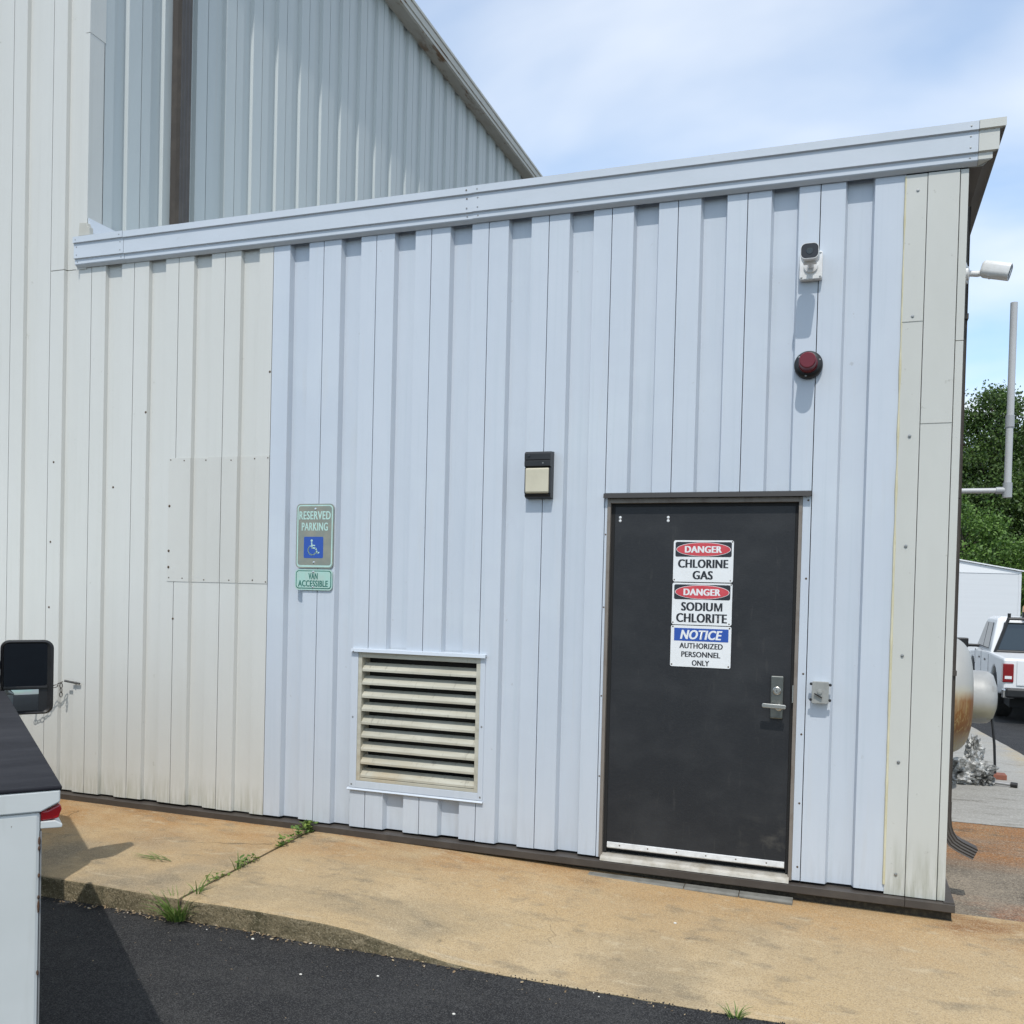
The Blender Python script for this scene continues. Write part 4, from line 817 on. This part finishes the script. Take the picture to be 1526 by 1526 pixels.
# crumpled foil heap: folded sheets
t = tag(empty('foil_heap', (1.27, 5.2, yard_z(5.2))), 'heap of crumpled silver insulation foil on the concrete under the tanks', 'foil heap')
def crumple(name, c, s, seed, parent, sub=4, amp=0.45):
    bm = B(); bmesh.ops.create_icosphere(bm, subdivisions=sub, radius=1); off = Vector((seed * 3.1, seed * 1.7, seed))
    for v in bm.verts:
        d = v.co.copy(); f = 1 + amp * (abs(noise.noise(d * 2.2 + off)) * 1.6 - 0.5) + amp * 0.7 * (abs(noise.noise(d * 5.5 + off)) - 0.25) + amp * 0.35 * noise.noise(d * 13 + off)
        v.co = Vector((d.x * s[0] * f + c[0], d.y * s[1] * f + c[1], max(-0.005, d.z * s[2] * f + c[2])))
    return mk(name, bm, 'foil', parent)
crumple('foil_sheet', (-0.04, 0, 0.11), (0.21, 0.21, 0.16), 1, t)
crumple('foil_sheet', (0.00, 0.06, 0.31), (0.085, 0.10, 0.16), 2, t)
crumple('foil_sheet', (0.06, -0.08, 0.06), (0.13, 0.14, 0.10), 3, t)
crumple('foil_sheet', (-0.18, -0.12, 0.05), (0.20, 0.15, 0.10), 5, t)
bm = B(); prism(bm, [(-0.30, 0.0), (-0.27, 0.02), (-0.10, 0.27), (-0.16, 0.27)], 'y', -0.26, -0.245); mk('foil_strip', bm, 'foil', t)
t = tag(empty('hose_end', (1.50, 5.05, yard_z(5.05))), 'short dark hose end lying beside the silver foil heap', 'hose')
bm = B(); tube(bm, [(-0.10, 0.05, 0.03), (0.02, 0.02, 0.028), (0.10, 0.0, 0.026)], 0.016, 12); mk('hose', bm, 'ladder', t, smooth=50)
bm = B(); tube(bm, [(0.09, 0.002, 0.027), (0.15, -0.015, 0.027)], 0.027, 12); mk('coupling', bm, 'black', t, smooth=40)

# white pickup
pk = tag(empty('pickup_truck', (2.50, 12.3, -0.44)), 'white pickup truck with black rear window rack beyond the tanks', 'pickup')
# local: x 0..1.98 across, +y forward
PW = 1.98
bm = B()   # lower body with wheel arches
def side_outline(): 
    pts = [(0.05, 0.52), (0.0, 0.62), (0.0, 1.08), (0.03, 1.12), (2.0, 1.13), (3.75, 1.10), (4.95, 1.02), (5.35, 0.92), (5.42, 0.55), (5.35, 0.42)]
    for (c, rr) in ((4.35, 0.46), (1.15, 0.46)):
        pts.append((c + rr, 0.45)); pts += [(c + rr * math.cos(RAD(a)), 0.45 + rr * math.sin(RAD(a))) for a in range(20, 161, 20)]; pts.append((c - rr, 0.45))
    return pts
prism(bm, side_outline(), 'x', 0.0, PW); mk('body', bm, 'paint_white', pk, bevel=0.04)
bm = B()   # cab, narrowing upward
low_ = [(1.95, 1.10), (4.05, 1.10)]; 
vs = []
for (inset, ya, yb, z) in ((0.03, 1.90, 4.10, 1.11), (0.16, 2.12, 3.40, 1.76), (0.24, 2.22, 3.25, 1.80)):
    vs.append([bm.verts.new(c) for c in ((inset, ya, z), (PW - inset, ya, z), (PW - inset, yb, z), (inset, yb, z))])
for a, b in zip(vs, vs[1:]):
    for k in range(4): bm.faces.new((a[k], a[(k + 1) % 4], b[(k + 1) % 4], b[k]))
bm.faces.new(vs[0][::-1]); bm.faces.new(vs[-1]); mk('cab', bm, 'paint_white', pk, bevel=0.03)
def quad(name, pts, material, parent, th, nrm):
    bm = B(); nrm = Vector(nrm).normalized() * th; A = [bm.verts.new(p) for p in pts]; C = [bm.verts.new(Vector(p) + nrm) for p in pts]; n = len(pts)
    bm.faces.new(A[::-1]); bm.faces.new(C)
    for i in range(n): bm.faces.new((A[i], A[(i + 1) % n], C[(i + 1) % n], C[i]))
    return mk(name, bm, material, parent)
quad('rear_window', [(0.16, 1.925, 1.17), (PW - 0.16, 1.925, 1.17), (PW - 0.27, 2.098, 1.69), (0.27, 2.098, 1.69)], 'glass', pk, 0.012, (0, -1, 0.32))
quad('side_window', [(0.048, 2.25, 1.18), (0.048, 3.0, 1.18), (0.142, 3.0, 1.68), (0.142, 2.40, 1.68)], 'glass', pk, 0.012, (-1, 0, 0.2))
quad('side_window', [(0.048, 3.06, 1.18), (0.048, 3.92, 1.18), (0.142, 3.38, 1.68), (0.142, 3.06, 1.68)], 'glass', pk, 0.012, (-1, 0, 0.2))
quad('windscreen', [(0.16, 4.05, 1.17), (PW - 0.16, 4.05, 1.17), (PW - 0.27, 3.46, 1.70), (0.27, 3.46, 1.70)], 'glass', pk, 0.02, (0, 1, 1))
bm = B()
for (a, b) in (((0.10, 1.86, 1.12), (0.34, 1.98, 1.80)), ((PW - 0.10, 1.86, 1.12), (PW - 0.34, 1.98, 1.80)), ((0.32, 1.975, 1.77), (PW - 0.32, 1.975, 1.77)), ((0.34, 1.98, 1.78), (0.34, 1.98, 1.87)), ((PW - 0.34, 1.98, 1.78), (PW - 0.34, 1.98, 1.87)), ((0.10, 1.87, 1.15), (PW - 0.10, 1.87, 1.15)), ((0.72, 1.88, 1.15), (0.80, 1.97, 1.77)), ((1.26, 1.88, 1.15), (1.18, 1.97, 1.77))): tube(bm, [a, b], 0.030, 8)
mk('window_rack', bm, 'black', pk)
bm = B(); lathe(bm, [(0.09, 0), (0.09, 0.10), (0.0001, 0.10)], (0.66, 2.1, 1.80), (0, 0, 1), 20); bc = mk('beacon', bm, 'black', pk, smooth=40)
bm = B(); lathe(bm, [(0.085, 0.10), (0.08, 0.20), (0.05, 0.24), (0.0001, 0.245)], (0.66, 2.1, 1.80), (0, 0, 1), 20); mk('beacon_lens', bm, 'amber', bc, smooth=40)
boxo('tailgate', (0.20, PW - 0.20, -0.018, -0.001, 0.66, 1.09), 'paint_white', pk, bevel=0.01)
boxo('lettering', (0.42, 0.50, -0.0215, -0.018, 0.86, 0.92), 'ink', pk)
for (a, b) in ((-0.012, 0.155), (PW - 0.155, PW + 0.012)):
    tl = boxo('tail_lamp', (a, b, -0.022, 0.16, 0.71, 1.03), 'tail_dark', pk, bevel=0.015); boxo('reverse_lens', (a + 0.03, b - 0.03, -0.0245, -0.021, 0.77, 0.82), 'sign_white', tl)
boxo('bumper', (0.02, PW - 0.02, -0.16, 0.05, 0.46, 0.62), 'black', pk, bevel=0.03)
boxo('bumper_end', (-0.01, 0.16, -0.10, 0.10, 0.44, 0.60), 'chrome', pk, bevel=0.02)
boxo('underbody', (0.12, PW - 0.12, 0.1, 5.2, 0.28, 0.50), 'dark', pk)
for (x, y) in ((0.14, 1.15), (PW - 0.14, 1.15), (0.14, 4.35), (PW - 0.14, 4.35)): wheel(pk, (x, y, 0.40), 0.40, 0.27)
for sgn in (0, 1):
    xx = (lambda v: v if not sgn else PW - v)
    bm = B(); a, b = sorted((xx(-0.24), xx(0.06))); box(bm, a, b, 3.62, 3.70, 1.14, 1.20)
    a, b = sorted((xx(-0.42), xx(-0.17))); box(bm, a, b, 3.58, 3.72, 1.12, 1.32); mk('door_mirror', bm, 'black', pk, bevel=0.02)
    bm = B(); a, b = sorted((xx(-0.006), xx(0.01))); 
    for y in (2.35, 3.2): box(bm, a, b, y, y + 0.16, 0.94, 0.975)
    mk('door_handle', bm, 'black', pk)
    bm = B(); a, b = sorted((xx(-0.003), xx(0.01)))
    for y in (1.93, 2.98, 3.95): box(bm, a, b, y, y + 0.012, 0.55, 1.09)
    mk('door_gap', bm, 'ink', pk)

# white shed
sh = tag(empty('white_shed', (2.66, 21.93, -0.5), 0.3466), 'white shed with faint horizontal siding and shallow peaked roof', 'shed')
HW, EH, RH = 1.69, 2.93, 3.20
bm = B(); prism(bm, [(-HW, -0.2), (HW, -0.2), (HW, EH), (0, RH - 0.02), (-HW, EH)], 'y', 0.0, 5.0); mk('wall', bm, 'shed', sh)
bm = B(); prism(bm, [(-HW - 0.02, EH - 0.03), (HW + 0.02, EH - 0.03), (HW + 0.02, EH + 0.03), (0, RH + 0.03), (-HW - 0.02, EH + 0.03)], 'y', -0.012, -0.0005); mk('gable_trim', bm, 'shed_roof', sh, bevel=0.015)
for s_ in (-1, 1):
    bm = B(); prism(bm, [(0, RH + 0.032), (s_ * (HW + 0.06), EH + 0.033), (s_ * (HW + 0.06), EH + 0.063), (0, RH + 0.062)], 'y', -0.06, 5.05); mk('roof', bm, 'shed_roof', sh)
    bm = B(); a, b = sorted((s_ * (HW - 0.05), s_ * (HW + 0.02))); box(bm, a, b, -0.012, 0.0 - 0.0005, -0.2, EH - 0.032); mk('corner_board', bm, 'shed', sh)

# ------------------------------------------------------------------ trees
def leaf_quad(bm, c, s, rng):
    n = Vector((rng.gauss(0, 1), rng.gauss(0, 1), rng.gauss(0.5, 0.8))).normalized(); a = n.orthogonal().normalized(); a.rotate(Matrix.Rotation(rng.uniform(0, 6.28), 3, n)); b = n.cross(a)
    vs = [bm.verts.new(c + a * s * p + b * s * q) for p, q in ((0, -0.75), (0.45, 0), (0, 0.85), (-0.45, 0))]; bm.faces.new(vs)
def make_tree(seed, H, Rr, lmat, nclump, nleaf, lsz):
    rng = random.Random(seed); tb = B(); limbs = []
    trunk = [(0, 0, -0.3), (rng.uniform(-.1, .1), rng.uniform(-.1, .1), H * 0.25), (rng.uniform(-.3, .3), rng.uniform(-.3, .3), H * 0.55), (rng.uniform(-.4, .4), rng.uniform(-.4, .4), H * 0.9)]
    tube(tb, trunk, [H * 0.022, H * 0.017, H * 0.011, H * 0.003], 10)
    cb = B()
    for k in range(nclump):
        for _ in range(50):
            v = Vector((rng.uniform(-1, 1), rng.uniform(-1, 1), rng.uniform(-1, 1)))
            if 0.35 < v.length < 1: break
        fz = 0.5 + v.z * 0.5; wid = 1.0 if fz < 0.5 else 1.0 - 0.45 * (fz - 0.5) * 2
        c = Vector((v.x * Rr * wid, v.y * Rr * wid, H * (0.12 + 0.86 * fz)))
        if rng.random() < 0.3:
            a = Vector((0, 0, max(H * 0.15, c.z - H * 0.18))); tube(tb, [a, (a + c) / 2 + Vector((0, 0, 0.2)), c], [H * 0.006, H * 0.004, H * 0.0015], 6)
        cr = Rr * rng.uniform(0.16, 0.30)
        for _ in range(nleaf):
            d = Vector((rng.gauss(0, 1), rng.gauss(0, 1), rng.gauss(0, 0.75))).normalized() * cr * rng.uniform(0.35, 1.05)
            leaf_quad(cb, c + d, lsz * rng.uniform(0.6, 1.3), rng)
    def tom(bm, nm, m_):
        me = bpy.data.meshes.new(nm); bm.to_mesh(me); bm.free(); me.materials.append(M[m_]); return me
    return tom(tb, 'trunk', 'bark'), tom(cb, 'crown', lmat)
kinds = [make_tree(3, 10.9, 3.3, 'leaf', 190, 260, 0.085), make_tree(8, 9.2, 3.0, 'leaf', 170, 260, 0.085), make_tree(12, 5.2, 2.0, 'leaf_light', 70, 260, 0.07)]
spots = [(5.3, 37.5, 0, 1.02, 0.3, 'tall dark green tree rising highest behind the vent pipe'),
         (2.9, 39.0, 1, 1.02, 1.2, 'dark green tree showing just right of the building corner'),
         (8.3, 38.0, 1, 1.08, 2.2, 'dark green tree at the right edge of the picture'),
         (6.9, 44.0, 0, 0.95, 4.0, 'dark green tree farther back, filling the gap between the nearer trees'),
         (3.6, 31.0, 2, 1.12, 0.9, 'lighter green lower tree just above the white shed'),
         (6.6, 32.0, 2, 0.95, 2.9, 'small light green tree above the right end of the shed'),
         (4.4, 46.0, 0, 0.92, 2.5, 'dark green tree farthest back, seen through gaps right of the corner'),
         (8.6, 47.0, 0, 0.95, 1.5, 'dark green tree farthest back at the right edge'),
         (11.5, 40.0, 0, 0.9, 5.1, 'dark green tree beyond the right edge of the yard'), (0.2, 42.0, 0, 0.9, 5.7, 'dark green tree mostly hidden behind the low building')]
for (x, y, k, sc, rz, lab) in spots:
    e = tag(empty('tree', (x, y, -0.46), rz), lab, 'tree', 'trees behind the yard'); e.scale = (sc, sc, sc)
    link('trunk', kinds[k][0], None, e); link('crown', kinds[k][1], None, e)

# ------------------------------------------------------------------ weeds, grass, litter
def blade(bm, base, az_, ln, wd, lean, droop, up=1.0):
    d = Vector((math.cos(az_), math.sin(az_), 0)); sdv = Vector((-d.y, d.x, 0)); prev = None
    for k in range(5):
        t_ = k / 4; p = Vector(base) + d * (ln * lean * t_ + ln * droop * t_ * t_) + Vector((0, 0, ln * up * (t_ - droop * 0.75 * t_ * t_))); w = wd * (1 - t_) ** 0.7 + 0.0004
        a = bm.verts.new(p - sdv * w); b = bm.verts.new(p + sdv * w)
        if prev: bm.faces.new((prev[0], prev[1], b, a))
        prev = (a, b)
def grass(name, loc, n, ln, spread, label, lean=(0.1, 0.7)):
    bm = B()
    for _ in range(n):
        a = random.uniform(0, 6.28); rr = spread * math.sqrt(random.random())
        blade(bm, (rr * math.cos(a), rr * math.sin(a), 0), a + random.uniform(-0.8, 0.8), ln * random.uniform(0.5, 1.1), random.uniform(0.0028, 0.0058), random.uniform(*lean), random.uniform(0.1, 0.7))
    return tag(mk(name, bm, 'grass', loc=loc, recalc=False), label, 'grass')
grass('grass_tuft', (-3.47, -1.395, -0.235), 120, 0.175, 0.05, 'bushy green grass tuft growing at the kerb below the joint')
grass('grass_tuft', (-0.43, -1.40, -0.242), 16, 0.075, 0.03, 'small sparse grass tuft at the pavement edge below the door')
grass('grass_sprig', (-3.47, -0.86, -0.115), 9, 0.15, 0.015, 'thin upright grass sprig in the middle of the pavement joint', (0.1, 0.4))
grass('grass_sprig', (-3.44, -1.27, -0.135), 9, 0.14, 0.02, 'short grass sprig in the joint just above the tuft', (0.3, 0.7))
def weed(loc, n, rad, label, ls=0.022, hz=0.07):
    bm = B()
    for _ in range(n):
        y = random.uniform(-rad, rad); x = random.gauss(0, 0.022); z = random.uniform(0.008, hz) ; a = random.uniform(0, 6.28); s_ = ls * random.uniform(0.6, 1.3)
        c = Vector((x, y, z)); nrm = Vector((random.gauss(0, .5), random.gauss(0, .5), 1)).normalized(); e1 = nrm.orthogonal().normalized(); e1.rotate(Matrix.Rotation(a, 3, nrm)); e2 = nrm.cross(e1)
        vs = [bm.verts.new(c + e1 * s_ * p + e2 * s_ * q) for p, q in ((-1, 0), (-0.4, 0.42), (0.35, 0.42), (1, 0), (0.35, -0.42), (-0.4, -0.42))]; bm.faces.new(vs)
        if random.random() < 0.4:
            st_ = [bm.verts.new(v) for v in (Vector((x * 0.3, y, -0.01)), Vector((x * 0.3 + 0.002, y, -0.01)), c + Vector((0.001, 0, 0)), c)]; bm.faces.new(st_)
    return tag(mk('weed', bm, 'weed', loc=loc, recalc=False), label, 'weed')
weed((-3.47, -0.12, -0.06), 70, 0.11, 'leafy light green weed in the joint close to the wall', 0.022, 0.085)
weed((-3.47, -0.37, -0.075), 34, 0.07, 'small leafy weed in the joint below the one at the wall', 0.019, 0.06)
weed((-3.47, -0.76, -0.09), 40, 0.10, 'low leafy weed halfway along the pavement joint', 0.017, 0.04)
weed((-3.475, -1.05, -0.105), 30, 0.09, 'low leafy weed in the joint nearest the grass tuft', 0.015, 0.03)
bm = B()
for k in range(16):
    a = RAD(random.uniform(150, 215)); x = random.uniform(-0.10, 0.13); y = random.uniform(-0.03, 0.03); blade(bm, (x, y, 0.006 + 0.012 * random.random()), a, random.uniform(0.09, 0.17), 0.0028, 1.0, 0.1, 0.06)
tag(mk('cut_grass', bm, 'grass', loc=(-4.02, -0.90, slab_z(-4.02, -0.90)), recalc=False), 'handful of cut grass lying on the left pavement slab', 'grass')
# litter along the kerb (nobody could count it)
bm = B()
def flake(c, s_):
    n_ = Vector((random.gauss(0, .35), random.gauss(0, .35), 1)).normalized(); e1 = n_.orthogonal().normalized(); e1.rotate(Matrix.Rotation(random.uniform(0, 6.28), 3, n_)); e2 = n_.cross(e1); k = random.uniform(0.25, 0.6)
    bm.faces.new([bm.verts.new(c + e1 * s_ * p + e2 * s_ * q * k) for p, q in ((-1, -0.3), (0, -1), (1, -0.2), (0.6, 0.8), (-0.5, 0.9))])
for _ in range(300):
    x = random.triangular(-5.0, -1.3, -3.5); y = edge_y(x) - abs(random.gauss(0.012, 0.035)); flake(Vector((x, y, -0.240 + random.uniform(0, 0.006))), random.uniform(0.004, 0.013))
for _ in range(90):
    x = random.uniform(-1.4, 1.2); y = edge_y(x) - random.gauss(0.01, 0.03); flake(Vector((x, y, -0.2405)), random.uniform(0.003, 0.008))
for _ in range(140): x = random.uniform(-4.8, -1.2); flake(Vector((x, EDGE - random.expovariate(3.5) - 0.03, -0.241)), random.uniform(0.002, 0.006))
for _ in range(110): x = random.uniform(-5.2, 0.9); y = random.uniform(-1.3, -0.06); flake(Vector((x, y, slab_z(x, y) + 0.004)), random.uniform(0.002, 0.005))
o = mk('leaf_litter', bm, 'litter', recalc=False); o['kind'] = 'stuff'; o['label'] = 'dry leaf litter and grit along the kerb'
# crumbled asphalt grains at the pavement edge
bm = B()
for _ in range(260):
    x = random.uniform(-1.6, 1.3); y = edge_y(x) + random.gauss(-0.004, 0.009); s_ = random.uniform(0.002, 0.0055); z = max(slab_z(x, y), -0.244)
    bmesh.ops.create_cone(bm, cap_ends=True, segments=5, radius1=s_, radius2=s_ * 0.5, depth=s_, matrix=Matrix.Translation((x, y, z + s_ * 0.3)) @ Matrix.Rotation(random.uniform(0, 6), 4, 'Z'))
o = mk('asphalt_crumbs', bm, 'asphalt'); o['kind'] = 'stuff'; o['label'] = 'crumbled asphalt grains along the pavement edge'
bm = B()
for (x, y) in ((-2.93, -1.46), (-1.05, -1.42), (-2.1, -1.62), (-3.24, -1.44), (-0.85, -0.55), (-2.45, -1.75), (-1.6, -1.85)):
    s_ = random.uniform(0.003, 0.007); m_ = Matrix.Translation((x, y, (-0.245 if y < EDGE else slab_z(x, y)) + s_ * 0.5)) @ Matrix.Diagonal((1.3, 1, 0.7, 1))
    bmesh.ops.create_icosphere(bm, subdivisions=2, radius=s_, matrix=m_)
o = mk('pebbles', bm, 'pebble', smooth=60); o['kind'] = 'stuff'; o['label'] = 'scattered pale pebbles on the asphalt'
